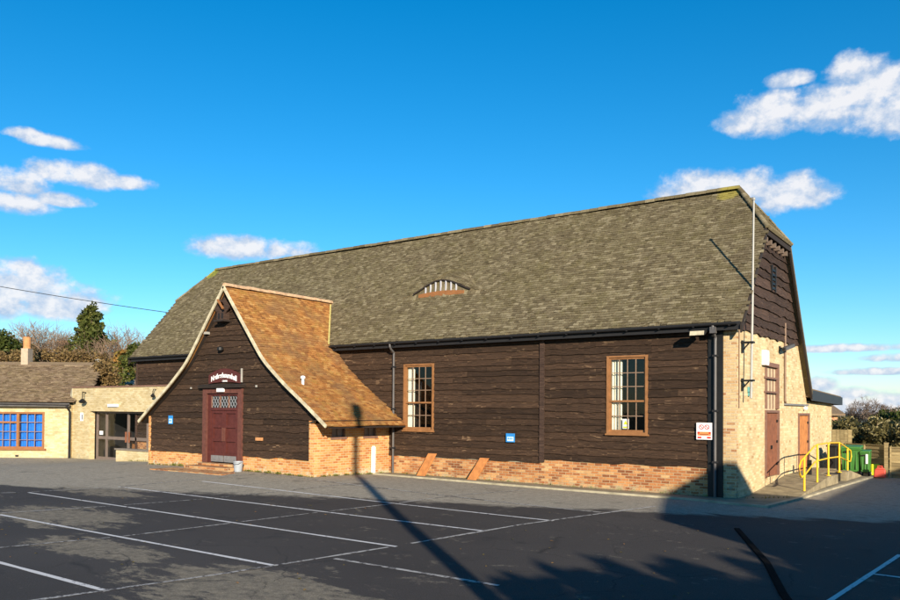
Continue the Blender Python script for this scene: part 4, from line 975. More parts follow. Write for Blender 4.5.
# window: two lights, left with top vent row
wm = (wu0+wu1)/2+0.02
m = MB(); f = .09
wbox(m, wu0, wu0+f, -.03, .1, wz0, wz1); wbox(m, wu1-f, wu1, -.03, .1, wz0, wz1); wbox(m, wu0+f, wu1-f, -.03, .1, wz1-f, wz1); wbox(m, wu0+f, wu1-f, -.03, .1, wz0, wz0+f)
wbox(m, wu0-.05, wu1+.1, -.1, .0, wz0-.07, wz0)
for u in (-19.90,): wbox(m, u-.06, u+.06, -.03, .1, wz0+f, wz1-f)
wbox(m, wu0+f, -19.96, -.02, .08, 1.45, 1.53)
ww = m.build('window', M['orange'], wing); ww['label'] = 'wide orange brown casement window with blue curtains'
m = MB()
for u in (-21.4,-20.95,-20.6,-20.27,-19.48,-19.13): wbox(m, u-.015, u+.015, .0, .04, wz0+f, wz1-f)
for z in (.68, 1.06): wbox(m, wu0+f, wu1-f, .002, .038, z-.013, z+.013)
wbox(m, -19.84, wu1-f, .002, .038, 1.48, 1.51)
m.build('glazing_bar', M['bars'], ww)
m = MB(); m.quad(wp(wu0,.05,wz0),wp(wu1,.05,wz0),wp(wu1,.05,wz1),wp(wu0,.05,wz1)); m.build('pane', M['glass'], ww)
m = MB(); n = 120
for k in range(n):
    a = wu0+(wu1-wu0)*k/n; b = wu0+(wu1-wu0)*(k+1)/n; da = .16+.03*math.sin(a*17)+.02*math.sin(a*41); db = .16+.03*math.sin(b*17)+.02*math.sin(b*41)
    m.quad(wp(a,da,wz0),wp(b,db,wz0),wp(b,db,wz1),wp(a,da,wz1))
m.build('curtain', M['curtain_blue'], ww, smooth=True)
m = MB(); wbox(m, -20.0,-19.85,-.01,0,-.1,-.02); setp(m.build('air_brick', M['black']), 'small black vent low in the wing wall under the blue window', 'vent')
# pale roof behind
fh = thing('outbuilding', 'outbuilding with pale pink tiled roof behind the entrance block', 'building', tuple(Fw*48+Rw*-21))
def fp(u, d, z): return Fw*d+Rw*u+np.array([0,0,z])
def gable_house(parent, u0, u1, d0, d1, ze, zr, wall, roofm, hip=0.):
    m = MB(); m.hexa([fp(u0,d0,-.4),fp(u1,d0,-.4),fp(u1,d1,-.4),fp(u0,d1,-.4),fp(u0,d0,ze),fp(u1,d0,ze),fp(u1,d1,ze),fp(u0,d1,ze)])
    dm = (d0+d1)/2
    if hip == 0:
        m.prism([fp(u0+.01,d0,ze),fp(u0+.01,d1,ze),fp(u0+.01,dm,zr-.1)], Rw*.1); m.prism([fp(u1-.11,d0,ze),fp(u1-.11,d1,ze),fp(u1-.11,dm,zr-.1)], Rw*.1)
    m.build('wall', M[wall], parent)
    m = MB(); o = .3; k = (zr-ze)/(dm-d0); zo = ze-o*k
    A, B, C_, D_ = fp(u0-o,d0-o,zo), fp(u1+o,d0-o,zo), fp(u1+o,d1+o,zo), fp(u0-o,d1+o,zo); E_, F_ = fp(u0-o+hip,dm,zr), fp(u1+o-hip,dm,zr); T = np.array([0,0,.12])
    m.add([A,B,C_,D_,E_,F_,A-T,B-T,C_-T,D_-T], [(0,1,5,4),(2,3,4,5),(1,2,5),(3,0,4),(6,9,8,7),(0,6,7,1),(1,7,8,2),(2,8,9,3),(3,9,6,0)])
    m.build('roof', M[roofm], parent)
gable_house(fh, -25, -18.9, 45, 51, 3.0, 4.35, 'brick_wing', 'tile_pink', 1.3)

# ------------------------------------------------------------------ ramp, railings, bins, fence
rz = .30
ramp = thing('access_ramp', 'low concrete access ramp along the brick end wall', 'ramp', (-5,24,0))
m = MB(); xo = -4.42
m.hexa([(-5.6,21.3,-.1),(xo,21.3,-.1),(xo,25.2,-.1),(-5.6,25.2,-.1),(-5.6,21.3,.04),(xo,21.3,.04),(xo,25.2,rz),(-5.6,25.2,rz)])
m.hexa([(-5.6,25.2,-.1),(xo,25.2,-.1),(-4.36,26.45,-.1),(-5.6,26.45,-.1),(-5.6,25.2,rz),(xo,25.2,rz),(-4.36,26.45,rz),(-5.6,26.45,rz)])
m.build('ramp_slab', M['concrete'], ramp)
m = MB(); m.box(-5.6,-4.85,26.45,29.2,-.1,rz); m.build('landing', M['concrete'], ramp)
m = MB(); m.box(-4.85,-4.45,26.45,27.45,-.1,rz-.02); m.build('dark_void_panel', M['black'], ramp)  # solid black block, painting the dark of the void beside the landing
m = MB(); m.box(-4.85,-4.28,27.45,28.2,-.1,rz+.02); m.hexa([(-4.85,28.2,-.1),(-4.28,28.2,-.1),(-4.2,29.9,-.1),(-4.85,29.9,-.1),(-4.85,28.2,rz+.02),(-4.28,28.2,rz+.02),(-4.2,29.9,.06),(-4.85,29.9,.06)]); m.build('side_ramp', M['concrete'], ramp)
rail = thing('handrail', 'bright yellow tubular handrail around the ramp landing', 'railing', (-4.9,26,rz))
R_ = .022
A0 = (-4.55,22.9,.17); 
posts = [(-4.5,22.35,.08,1.0), (-4.5,24.05,.2,1.29), (-4.5,25.7,rz,1.29), (-4.48,27.4,rz,1.25), (-4.46,28.8,.2,1.02)]
for (x, y, z0_, z1_) in posts:
    m = MB(); m.tube((x,y,z0_), (x,y,z1_+.02), R_+.006, n=10); p = m.build('post', M['yellow'], rail)
    m = MB(); m.tube((x,y,z0_), (x,y,z0_+.02), .07, n=12); m.build('base_plate', M['yellow'], p)
P = posts
m = MB(); m.path([(P[0][0],21.95,.5),(P[0][0],21.8,.6),(P[0][0],21.8,.8),(P[0][0],21.95,.92),(P[1][0],P[1][1]-.4,1.26),(P[1][0],P[1][1],1.29),(P[2][0],P[2][1],1.29),(P[3][0],P[3][1],1.25),(P[4][0],P[4][1],1.02),(P[4][0]+.02,29.3,.92),(P[4][0]+.02,29.4,.72),(P[4][0]+.02,29.25,.55),(P[4][0],28.8,.6)], R_, 10); m.build('top_rail', M['yellow'], rail, smooth=True)
m = MB(); m.path([(P[0][0],21.95,.5),(P[0][0],22.35,.52),(P[1][0],P[1][1]-.4,.8),(P[1][0],P[1][1],.83),(P[2][0],P[2][1],.83),(P[3][0],P[3][1],.8),(P[4][0],28.8,.6)], R_, 10); m.build('mid_rail', M['yellow'], rail, smooth=True)
m = MB(); m.box(-5.1,-4.98,25.7,25.8,rz,rz+.45); setp(m.build('sack_barrow', M['black']), 'narrow black upright panel on the landing behind the yellow rail', 'panel')

def big_bin(x, y, w, d, h, label, wheel=True):
    z = 0.03; t_ = thing('wheeled_bin', label, 'bin', (x, y, z), 'green bins by the fence')
    m = MB(); m.hexa([(x-w*.44,y-d*.4,z+.12),(x+w*.44,y-d*.4,z+.12),(x+w*.44,y+d*.4,z+.12),(x-w*.44,y+d*.4,z+.12),(x-w/2,y-d/2,z+h*.84),(x+w/2,y-d/2,z+h*.84),(x+w/2,y+d/2,z+h*.84),(x-w/2,y+d/2,z+h*.84)])
    m.box(x-w*.54,x+w*.54,y-d*.54,y+d*.54,z+h*.84,z+h*.88)
    for k in range(3): xx = x-w*.28+k*w*.28; m.box(xx-.015,xx+.015,y-d*.5,y-d*.38,z+.2,z+h*.8)
    m.build('body', M['green'], t_, bevel=.02)
    m = MB(); m.hexa([(x-w*.55,y-d*.55,z+h*.885),(x+w*.55,y-d*.55,z+h*.885),(x+w*.55,y+d*.55,z+h*.93),(x-w*.55,y+d*.55,z+h*.93),(x-w*.5,y-d*.5,z+h*.95),(x+w*.5,y-d*.5,z+h*.95),(x+w*.5,y+d*.5,z+h),(x-w*.5,y+d*.5,z+h)]); m.build('lid', M['green'], t_, bevel=.02)
    for (sx, sy) in ((-1,-1),(1,-1),(1,1),(-1,1)):
        m = MB(); cx_, cy_ = x+sx*w*.4, y+sy*d*.36; m.tube((cx_-.025,cy_,z+.08),(cx_+.025,cy_,z+.08),.08,n=14); wh = m.build('wheel', M['black'], t_)
        m = MB(); m.tube((cx_-.03,cy_,z+.08),(cx_+.03,cy_,z+.08),.04,n=10); m.build('hub', M['steel'], wh)
    m = MB(); m.box(x-w*.3,x-w*.05,y-d*.6,y-d*.54,z+h*.76,z+h*.81); m.box(x-w*.57,x-w*.5,y-.1,y+.1,z+h*.72,z+h*.8); m.build('handle', M['black'], t_)
    return t_
big_bin(-4.58,30.5,.60,.62,1.04,'large green wheeled bin nearest the yellow rail')
t2 = big_bin(-4.13,30.35,.30,.42,.90,'narrower green bin with a pale label, right of the large green bin')
m = MB(); m.box(-4.10,-4.03,30.10,30.115,.45,.78); m.build('label', M['signwhite'], t2)
m = MB(); m.box(-4.0,-3.75,30.6,30.85,.03,.42); setp(m.build('storage_crate', M['signyellow'], bevel=.02), 'low yellow crate mostly hidden behind the narrower green bin', 'crate')
t_ = thing('fuel_can', 'squat red plastic can on the ground beside the fence post', 'can', (-3.62,29.75,.03))
m = MB(); m.hexa([(-3.80,29.66,.03),(-3.44,29.66,.03),(-3.44,29.86,.03),(-3.80,29.86,.03),(-3.78,29.67,.30),(-3.46,29.67,.30),(-3.46,29.85,.30),(-3.78,29.85,.30)]); m.hexa([(-3.78,29.67,.30),(-3.46,29.67,.30),(-3.46,29.85,.30),(-3.78,29.85,.30),(-3.70,29.70,.37),(-3.54,29.70,.37),(-3.54,29.82,.37),(-3.70,29.82,.37)]); m.build('body', M['redp'], t_, bevel=.03)
m = MB(); m.box(-3.7,-3.54,29.73,29.77,.40,.43); m.box(-3.7,-3.67,29.73,29.77,.34,.41); m.box(-3.57,-3.54,29.73,29.77,.34,.41); m.build('handle', M['redp'], t_)
m = MB(); m.box(-5.3,-5.0,30.0,30.4,.02,1.0); m.box(-5.33,-4.97,29.96,30.44,1.0,1.06); setp(m.build('storage_bin', M['black'], bevel=.02), 'tall black bin behind the far end of the yellow rail', 'bin')

fence = thing('fence', 'low weathered timber panel fence with tall posts behind the bins', 'fence', (-2,30.5,0))
def fpanel(xa, ya, xb, yb, z0, z1, vertical=False):
    m = MB(); L = math.hypot(xb-xa, yb-ya); dx, dy = (xb-xa)/L, (yb-ya)/L
    if vertical:
        n = int(L/.12)
        for k in range(n):
            a = k*L/n+.005; b = (k+1)*L/n-.005; m.hexa([(xa+dx*a,ya+dy*a-.01,z0),(xa+dx*b,ya+dy*b-.01,z0),(xa+dx*b,ya+dy*b+.01,z0),(xa+dx*a,ya+dy*a+.01,z0),(xa+dx*a,ya+dy*a-.01,z1),(xa+dx*b,ya+dy*b-.01,z1),(xa+dx*b,ya+dy*b+.01,z1),(xa+dx*a,ya+dy*a+.01,z1)], random.random())
    else:
        n = int((z1-z0)/.125)
        for k in range(n):
            za = z0+k*(z1-z0)/n; zb = z0+(k+1)*(z1-z0)/n; o = .012
            m.hexa([(xa,ya-.03,za),(xb,yb-.03,za),(xb,yb+.01,za),(xa,ya+.01,za),(xa,ya-.006,zb+.01),(xb,yb-.006,zb+.01),(xb,yb+.01,zb+.01),(xa,ya+.01,zb+.01)], random.random())
        for f in (0.02, .5, .98):
            xx = xa+(xb-xa)*f; yy = ya+(yb-ya)*f; m.box(xx-.025, xx+.025, yy-.055, yy-.03, z0, z1, random.random())
        m.hexa([(xa,ya-.05,z1),(xb,yb-.05,z1),(xb,yb+.03,z1),(xa,ya+.03,z1),(xa,ya-.05,z1+.03),(xb,yb-.05,z1+.03),(xb,yb+.03,z1+.03),(xa,ya+.03,z1+.03)])
    return m.build('panel', M['fence'], fence)
def fpost(x, y, h):
    m = MB(); m.box(x-.06, x+.06, y-.07, y+.05, -.1, h); m.box(x-.07,x+.07,y-.08,y+.06,h,h+.03); m.build('post', M['fence'], fence)
fpanel(-6.4,32.9,-5.1,32.1,0,1.08); fpanel(-5.05,32.0,-3.60,31.1,0,1.05)
fpanel(-3.4,30.3,-1.7,30.3,0,1.02); fpanel(-1.58,30.3,.2,30.3,0,1.02); fpanel(.3,30.3,2.1,30.3,0,1.02)
fpanel(-5.7,33.3,-5.0,33.3,0,1.55, True)
for x, y, h in ((-5.1,32.05,1.15),(-3.5,30.35,1.16),(-1.64,30.3,1.1),(.25,30.3,1.1),(2.15,30.3,1.1),(-5.77,33.3,1.6)): fpost(x, y, h)

# drain channel in the car park
m = MB(); strip(m, [(-1.9,9.1),(-2.25,10.0),(-2.9,11.9),(-4.2,15.02)], .12, .012, jit=.12)
bt = MB(); P_ = [(-1.9,9.1),(-2.25,10.0),(-2.9,11.9),(-4.2,15.02)]
for a, b in zip(P_[:-1], P_[1:]): bt.bar((a[0],a[1],.006),(b[0],b[1],.006),.1,.035)
M['rubber'] = simple('black rubber', (.006,.006,.006), .95, .1, 6, .05)
setp(bt.build('cable_cover', M['rubber'], bevel=.008), 'long black rubber cable cover lying across the shaded tarmac', 'cable cover')

# ------------------------------------------------------------------ vegetation
def leaves(mb, centers, radii, n, size, seed=1, squash=(1,1,1), shell=.35, clump=0):
    R = np.random.default_rng(seed); centers = np.array(centers, float); radii = np.array(radii, float)
    w = radii**2; idx = R.choice(len(centers), n, p=w/w.sum())
    d = R.normal(size=(n, 3)); d /= np.linalg.norm(d, axis=1)[:,None]; rr = (shell+(1-shell)*R.random(n)**.5)*radii[idx]
    C = centers[idx]+d*rr[:,None]*np.array(squash)
    a = R.normal(size=(n, 3)); a /= np.linalg.norm(a, axis=1)[:,None]; b = np.cross(a, R.normal(size=(n, 3))); b /= np.linalg.norm(b, axis=1)[:,None]
    s = size*R.uniform(.6, 1.4, n)[:,None]; V = np.stack([C-a*s, C-b*s*.55, C+a*s, C+b*s*.55], 1).reshape(-1, 3)
    i = np.arange(n)*4; F = np.stack([i, i+1, i+2, i+3], 1)
    r = np.clip(R.normal(.5, .22, n)+R.random(len(centers))[idx]*.3-.15, 0, 1); mb.arrays(V, F, r)

def branches(mb, base, h, r, seed, depth=5, spread=.55, up=.25, nseg=3, kids=3, sides=4):
    R = random.Random(seed)
    def rec(p, d, L, rad_, k):
        q = p
        for s in range(nseg):
            d2 = (d+Vector((R.uniform(-1,1),R.uniform(-1,1),R.uniform(-.6,1)))*.16).normalized(); q2 = q+d2*L/nseg
            f = 1-(s+1)/nseg*.35; mb.tube(q, q2, rad_*(1-s/nseg*.35), rad_*f, sides if k > 2 else 3, cap=False); q = q2; d = d2
            if k > 0 and s > 0:
                for _ in range(1): go(q, d, L, rad_, k, spread*1.2)
        if k > 0:
            for _ in range(kids): go(q, d, L, rad_, k, spread)
    def go(q, d, L, rad_, k, sp):
        v = Vector((R.gauss(0,1),R.gauss(0,1),R.gauss(0,.6)+up)).normalized(); nd = (d*(1-sp)+v*sp).normalized(); rec(q, nd, L*R.uniform(.6,.82), max(rad_*.58, .008), k-1)
    rec(Vector(base), Vector((R.uniform(-.05,.05),R.uniform(-.05,.05),1)), h, r, depth)

def pw(u, d, z=0): return tuple(Fw*d+Rw*u+np.array([0,0,z]))
def wu(px, d): return (px-450)/777*d
def wz(py, d, px=50): return 2.2+(410+.0073*(px-450)-py)*d/777
# left: broad evergreen trees at the frame edge
def crown_tree(name, label, u, d, top, rad_, mat, seed, n=6000, size=.16, cat='tree', group=None, trunk=.16, shape=None, twig=0):
    t_ = thing(name, label, cat, pw(u, d, -.3), group); R = random.Random(seed); cs = []; rs = []
    for k in range(34 if shape is None else 170):
        if shape == 'cone':
            f = R.random()**.9; a = R.uniform(0, 6.28); rr = rad_*(1-f*.95)*R.uniform(.2, 1.0)*(1.3 if R.random() < .12 else 1); cs.append((rr*math.cos(a), rr*math.sin(a), top*(.3+.67*f))); rs.append(max(.16, rad_*.2*(1-f*.6)*R.uniform(.5, 1.3)))
        else:
            a = R.uniform(0, 6.28); f = R.uniform(-1, 1); rr = rad_*math.sqrt(max(0, 1-f*f))*R.uniform(.3, .95); cs.append((rr*math.cos(a), rr*math.sin(a), top*.58+f*top*.36)); rs.append(rad_*R.uniform(.2, .42))
    O = np.array(pw(u, d, -.3)); cs = [tuple(O+np.array(c_)) for c_ in cs]
    m = MB(); m.tube(tuple(O), tuple(O+np.array([.1,0,top*.55])), trunk, trunk*.5, 8)
    for c_ in cs[::3]: m.tube(tuple(O+np.array([.05,0,top*.3])), c_, trunk*.3, .02, 4, cap=False)
    m.build('trunk', M['bark'], t_)
    m = MB(); leaves(m, cs, rs, n, size, seed); m.build('crown', M[mat], t_)
    return t_
crown_tree('evergreen_tree', 'broad dark evergreen tree at the left edge behind the wing roof', wu(2,58), 58, wz(333,58), 2.8, 'leaf_dark', 3, 16000, .13)
crown_tree('evergreen_tree', 'lower rounded dark evergreen beside the chimney with orange pot', wu(30,60), 60, wz(342,60), 2.0, 'leaf_dark', 4, 8000, .13)
crown_tree('conifer_tree', 'pointed yellow-green conifer rising above the wing roof', wu(90,60), 60, wz(303,60)+.4, 3.6, 'leaf_conifer', 8, 15000, .13, shape='cone')
# bare trees
def bare(label, px, d, top_py, seed, mat='barkpale', depth=5, name='bare_tree', r=.12, group='bare winter trees', kids=3, spread=.55, hf=.30):
    u = wu(px, d); t_ = thing(name, label, 'tree', pw(u, d, -.3), group); H = wz(top_py, d, px)+.3
    m = MB(); branches(m, pw(u, d, -.3), H*hf, r, seed, depth, spread, .35, 3, kids); 
    V = np.array(m.v); zt = V[:,2].max(); k = (H)/(zt+.3); V = (V-np.array(pw(u, d, -.3)))*[k, k, k]+np.array(pw(u, d, -.3)); m.v = [tuple(q) for q in V]
    m.build('branches', M[mat], t_)
bare('bare grey winter tree between the chimneys and the conifer', 56, 62, 320, 12)
bare('bare grey winter tree just right of the pointed conifer', 108, 64, 315, 15)
bare('low bare tree behind the conifer near the barn end', 123, 60, 328, 18, hf=.25)
bare('small bare tree close behind the two chimneys', 42, 66, 330, 22, hf=.25)
def hedge(name, label, pts, h, depth, mat, seed, n, size, cat='hedge', twigs=0):
    t_ = thing(name, label, cat, (*pts[0][:2], 0)); R = random.Random(seed); cs = []; rs = []
    for (a, b) in zip(pts[:-1], pts[1:]):
        L = math.hypot(b[0]-a[0], b[1]-a[1]); k = int(L/.45)+1
        for i in range(k):
            f = i/k; hh = (a[2]+(b[2]-a[2])*f)
            for z in np.arange(.3, hh-.1, .5): cs.append((a[0]+(b[0]-a[0])*f+R.uniform(-.3,.3), a[1]+(b[1]-a[1])*f+R.uniform(-depth,depth)/2, min(z+R.uniform(-.1,.35), hh-.2))); rs.append(R.uniform(.3,.6))
    m = MB(); leaves(m, cs, rs, n, size, seed); m.build('foliage', M[mat], t_)
    m = MB()
    for c_ in cs[::4]: m.tube((c_[0],c_[1],-.3),(c_[0]+R.uniform(-.3,.3),c_[1],c_[2]+R.uniform(.2,.7)),.03,.008,4,cap=False)
    m.build('stems', M['barkpale'], t_)
p = [pw(wu(-30,52),52), pw(wu(60,53),53), pw(wu(140,55),55)]
hedge('hedge', 'tall brown winter hedge behind the wing and entrance roofs', [(p[0][0],p[0][1],5.6),(p[1][0],p[1][1],6.0),(p[2][0],p[2][1],5.7)], 6, 1.8, 'leaf_brown', 5, 45000, .09)
crown_tree('autumn_tree', 'small orange and yellow-green tree beside the left end of the barn', wu(126,50), 50, wz(343,50), 1.5, 'leaf_orange', 9, 9000, .12)
crown_tree('green_tree', 'small mid green tree tucked against the barn eave', wu(137,46), 46, wz(335,46), 1.2, 'leaf_conifer', 10, 4500, .12)
# chimneys on far houses
def chimney_house(px, d, top_py, label, potmat, wallmat, roofm='tile_wing'):
    u = wu(px, d); t_ = thing('house', label, 'house', pw(u, d, -.3)); zt = wz(top_py, d, px)
    gable_house(t_, u-5, u+4, d-3, d+3, 3.2, zt-1.6, wallmat, roofm)
    m = MB(); m.hexa([fp(u-.22,d-.3,zt-2.2),fp(u+.22,d-.3,zt-2.2),fp(u+.22,d+.3,zt-2.2),fp(u-.22,d+.3,zt-2.2),fp(u-.22,d-.3,zt-.75),fp(u+.22,d-.3,zt-.75),fp(u+.22,d+.3,zt-.75),fp(u-.22,d+.3,zt-.75)]); c_ = m.build('chimney', M['render'] if potmat == 'terracotta' else M['brick_house'], t_)
    m = MB()
    if potmat == 'terracotta': m.lathe(fp(u,d,zt-.75), [(.25,0),(.22,.1),(.24,.7),(.27,.75)], 12)
    else: m.hexa([fp(u-.35,d-.35,zt-.75),fp(u+.35,d-.35,zt-.75),fp(u+.35,d+.35,zt-.75),fp(u-.35,d+.35,zt-.75),fp(u-.35,d-.35,zt),fp(u+.35,d-.35,zt),fp(u+.35,d+.35,zt),fp(u-.35,d+.35,zt)])
    m.build('pot' if potmat == 'terracotta' else 'stack_head', M['terracotta'] if potmat == 'terracotta' else M['brick_house'], c_)
chimney_house(26, 50, 337, 'house hidden behind the wing whose white chimney has an orange pot', 'terracotta', 'render')
chimney_house(63, 62, 341, 'house behind the hedge with a plain red brick chimney', 'brick', 'brick_house')
m = MB(); P0 = pw(wu(97,41.6), 41.6, 4.25); m.tube(P0, (P0[0],P0[1],P0[2]+.55), .02, n=6); m.bar((P0[0]-.25,P0[1],P0[2]+.5),(P0[0]+.25,P0[1],P0[2]+.5),.03,.03); m.bar((P0[0]-.15,P0[1],P0[2]+.4),(P0[0]+.15,P0[1],P0[2]+.4),.03,.03); setp(m.build('aerial', M['steel']), 'small grey aerial on the right end of the wing roof ridge', 'aerial')
# right hand: hedge, shrub, house, bare trees
hedge('hedge', 'dark cream-flecked evergreen hedge behind the timber fence', [(-8.2,35.6,1.35),(-6.5,35.4,1.65),(-4.9,35.2,1.85),(-3,35,1.9),(1,34.5,1.9),(4,34,1.9)], 2, 2.2, 'leaf_varieg', 6, 26000, .085)
hedge('dark_shrub', 'darker shrubs beyond the cream-flecked hedge', [(-9.5,44,1.3),(-7.5,44,1.6),(-4,44,2.25),(2,43,2.3)], 2, 2.5, 'leaf_dark', 16, 14000, .11, 'shrub')
def pbare(label, px, d, top_py, seed, **k): bare(label, px, d, top_py, seed, **k)
bare('bare twiggy tree standing above the cream-flecked hedge', 867, 52, 394, 33, 'bark', 5, hf=.3, r=.07)
bare('low bare bush right of the twiggy tree above the hedge', 884, 54, 404, 35, 'barkpale', 5, hf=.25, r=.05)
bare('low bare bush at the right edge above the hedge', 903, 50, 404, 37, 'barkpale', 5, hf=.25, r=.05)
fh2 = thing('house', 'orange brick house with tiled roof glimpsed past the lean-to', 'house', pw(wu(832,46),46,0))
gable_house(fh2, wu(832,46)-8, wu(837.5,46), 46, 52, 2.25, 3.3, 'brick_house', 'tile_wing')
# distant hills
m = MB(); n = 60; V = []
for k in range(n+1):
    a = rad(-60+120*k/n); r0 = 2600; h = 5+9*math.sin(k*.7)+4*math.sin(k*1.9+1)
    V.append((math.sin(a)*r0, math.cos(a)*r0, -2)); V.append((math.sin(a)*(r0+300), math.cos(a)*(r0+300), max(1, h)-6)); V.append((math.sin(a)*(r0+900), math.cos(a)*(r0+900), -2))
F = []
for k in range(n):
    for j in range(2): F.append((k*3+j, k*3+3+j, k*3+4+j, k*3+1+j))
m.arrays(V, F, [.5]*len(F)); struct(m.build('hills', M['hill'], loc=(0,0,0)))

# moss and grass tufts along the foot of the walls
m = MB(); R = np.random.default_rng(4); segs = [((-25.3,16.45),(-22.6,16.45),420), ((-20.0,16.4),(-17.0,16.4),650), ((-16.85,16.6),(-16.85,19.9),500), ((-16.6,19.9),(-11.3,19.93),480), ((-11.2,19.93),(-6.6,19.93),160), ((-28.5,17.6),(-25.8,17.6),120), ((-5.5,20.2),(-4.5,21.2),50)]
for a, b, n in segs:
    f = R.random(n); f = f+.05*np.sin(f*40); x = a[0]+(b[0]-a[0])*f+R.normal(0,.04,n); y = a[1]+(b[1]-a[1])*f-np.abs(R.normal(0,.06,n)); z = gz(x, y)+.02
    for i in range(n):
        h = R.uniform(.01,.06)*(1+.8*(math.sin(x[i]*5)+math.sin(x[i]*2.3)>.7)); w = R.uniform(.006,.016); t1 = R.uniform(0, 6.28); c_, s_ = math.cos(t1)*w, math.sin(t1)*w
        m.add([(x[i]-c_,y[i]-s_,z[i]),(x[i]+c_,y[i]+s_,z[i]),(x[i]+R.normal(0,.03),y[i]+R.normal(0,.03),z[i]+h)], [(0,1,2)], R.random())
setp(m.build('grass', M['grass'], loc=(0,0,0)), 'thin grass and moss growing along the foot of the walls', 'grass', kind='stuff')
# fallen leaves and litter
m = MB(); R = np.random.default_rng(9)
for i in range(160):
    x = R.uniform(-22,-1); y = R.uniform(4.5,19); z = float(gz(x,y))+.012; s = R.uniform(.012,.035); a = R.uniform(0,6.28)
    m.add([(x+math.cos(a)*s,y+math.sin(a)*s,z),(x-math.sin(a)*s*.6,y+math.cos(a)*s*.6,z+.008),(x-math.cos(a)*s,y-math.sin(a)*s,z+.003),(x+math.sin(a)*s*.6,y-math.cos(a)*s*.6,z+.01)], [(0,1,2,3)], R.random())
setp(m.build('fallen_leaf', M['leaf_orange'], loc=(0,0,0)), 'small dry leaves scattered over the tarmac', 'leaves', kind='stuff')

# overhead wire
m = MB(); a = Vector((-32.6,22.0,6.75)); b = Vector((-45.6,12.6,9.4)); pts = []
for k in range(21): f = k/20; q = a.lerp(b, f); pts.append((q.x, q.y, q.z-.35*4*f*(1-f)*.4))
m.path(pts, .016, 5); setp(m.build('overhead_wire', M['black']), 'black overhead wire sloping down to the left end of the barn roof', 'wire')

iv = thing('ivy', 'brown-green ivy clump growing over the right end of the wing roof', 'ivy', pw(wu(104,41), 41, 2.4)); R_iv = random.Random(2); cs = [pw(wu(px_,41.2), 41.2+R_iv.uniform(-.3,.3), z_) for px_, z_ in ((97,4.2),(100,3.9),(103,4.3),(106,3.8),(109,4.1),(112,3.7),(104,3.5),(99,3.4),(109,3.5))]
m = MB(); leaves(m, cs, [.42]*len(cs), 2600, .07, 71); m.build('foliage', M['leaf_brown'], iv); m = MB(); [m.tube((c_[0],c_[1],2.3),(c_[0]+.1,c_[1],c_[2]),.02,.01,4,cap=False) for c_ in cs[::2]]; m.build('stems', M['bark'], iv)
# ------------------------------------------------------------------ things behind and beside the camera (they cast the long shadows)
SUNAZ = Vector((.748,-.664)).normalized(); EL = rad(17.0)
t_ = thing('telegraph_pole', 'creosoted timber pole behind the camera casting the long thin shadow', 'pole', (2.9,.7,0))
m = MB(); m.tube((2.9,.7,-.3),(2.9,.7,9.9),.15,.11,12); m.build('shaft', M['wood_pole'], t_)
m = MB(); m.tube((2.9,.7,9.9),(2.9,.7,10.5),.2,.17,12); m.build('lamp_head', M['lead'], t_)
def caster(x, y, h, r, seed, label):
    t_ = thing('cypress_tree', label, 'tree', (x, y, 0), 'conifers beside the car park'); R = random.Random(seed); cs = []; rs = []
    for k in range(70):
        f = R.random()**1.1; a = R.uniform(0,6.28); rr = r*(1-f)**.7*R.uniform(.2,.9); cs.append((x+rr*math.cos(a), y+rr*math.sin(a), h*(.06+.92*f))); rs.append(max(.13, r*.38*(1-f*.7)))
    m = MB(); m.tube((x,y,-.3),(x,y,h*.93),.16,.03,8); m.build('trunk', M['bark'], t_)
    m = MB(); leaves(m, cs, rs, 3800, .2, seed, shell=.1); m.build('crown', M['leaf_dark'], t_)
def shadow_src(gx, gy, h, gz0=0.):
    D = (h-gz0)/math.tan(EL); return gx+SUNAZ.x*D, gy+SUNAZ.y*D
tips = [(-5.3,7.6,6.2),(-5.45,8.9,6.6),(-5.5,9.9,6.4),(-5.0,10.7,7.0),(-4.3,11.3,6.3),(-3.7,12.2,6.8),(-4.9,8.2,5.2),(-4.7,9.6,5.0),(-3.9,10.6,5.3),(-3.2,11.6,5.2),(-4.4,6.6,5.4),(-2.2,12.4,5.6)]
for i, (gx, gy, h) in enumerate(tips):
    x, y = shadow_src(gx, gy, h); caster(x, y, h, 1.7, 60+i, 'dark cypress outside the frame in the row along the car park edge')
hp = [shadow_src(gx, gy, 4.3) for gx, gy in ((-3.6,2.0),(-4.5,6.0),(-4.5,8.8),(-3.5,11.0),(-1.6,12.6),(1,13.2))]
hedge('shadow_fill_hedge', 'added unseen hedge outside the frame filling out the cypress shadows', [(x, y, 4.3) for x, y in hp], 4, 1.8, 'leaf_dark', 44, 24000, .16)  # unseen hedge added to merge the tree shadows into one mass
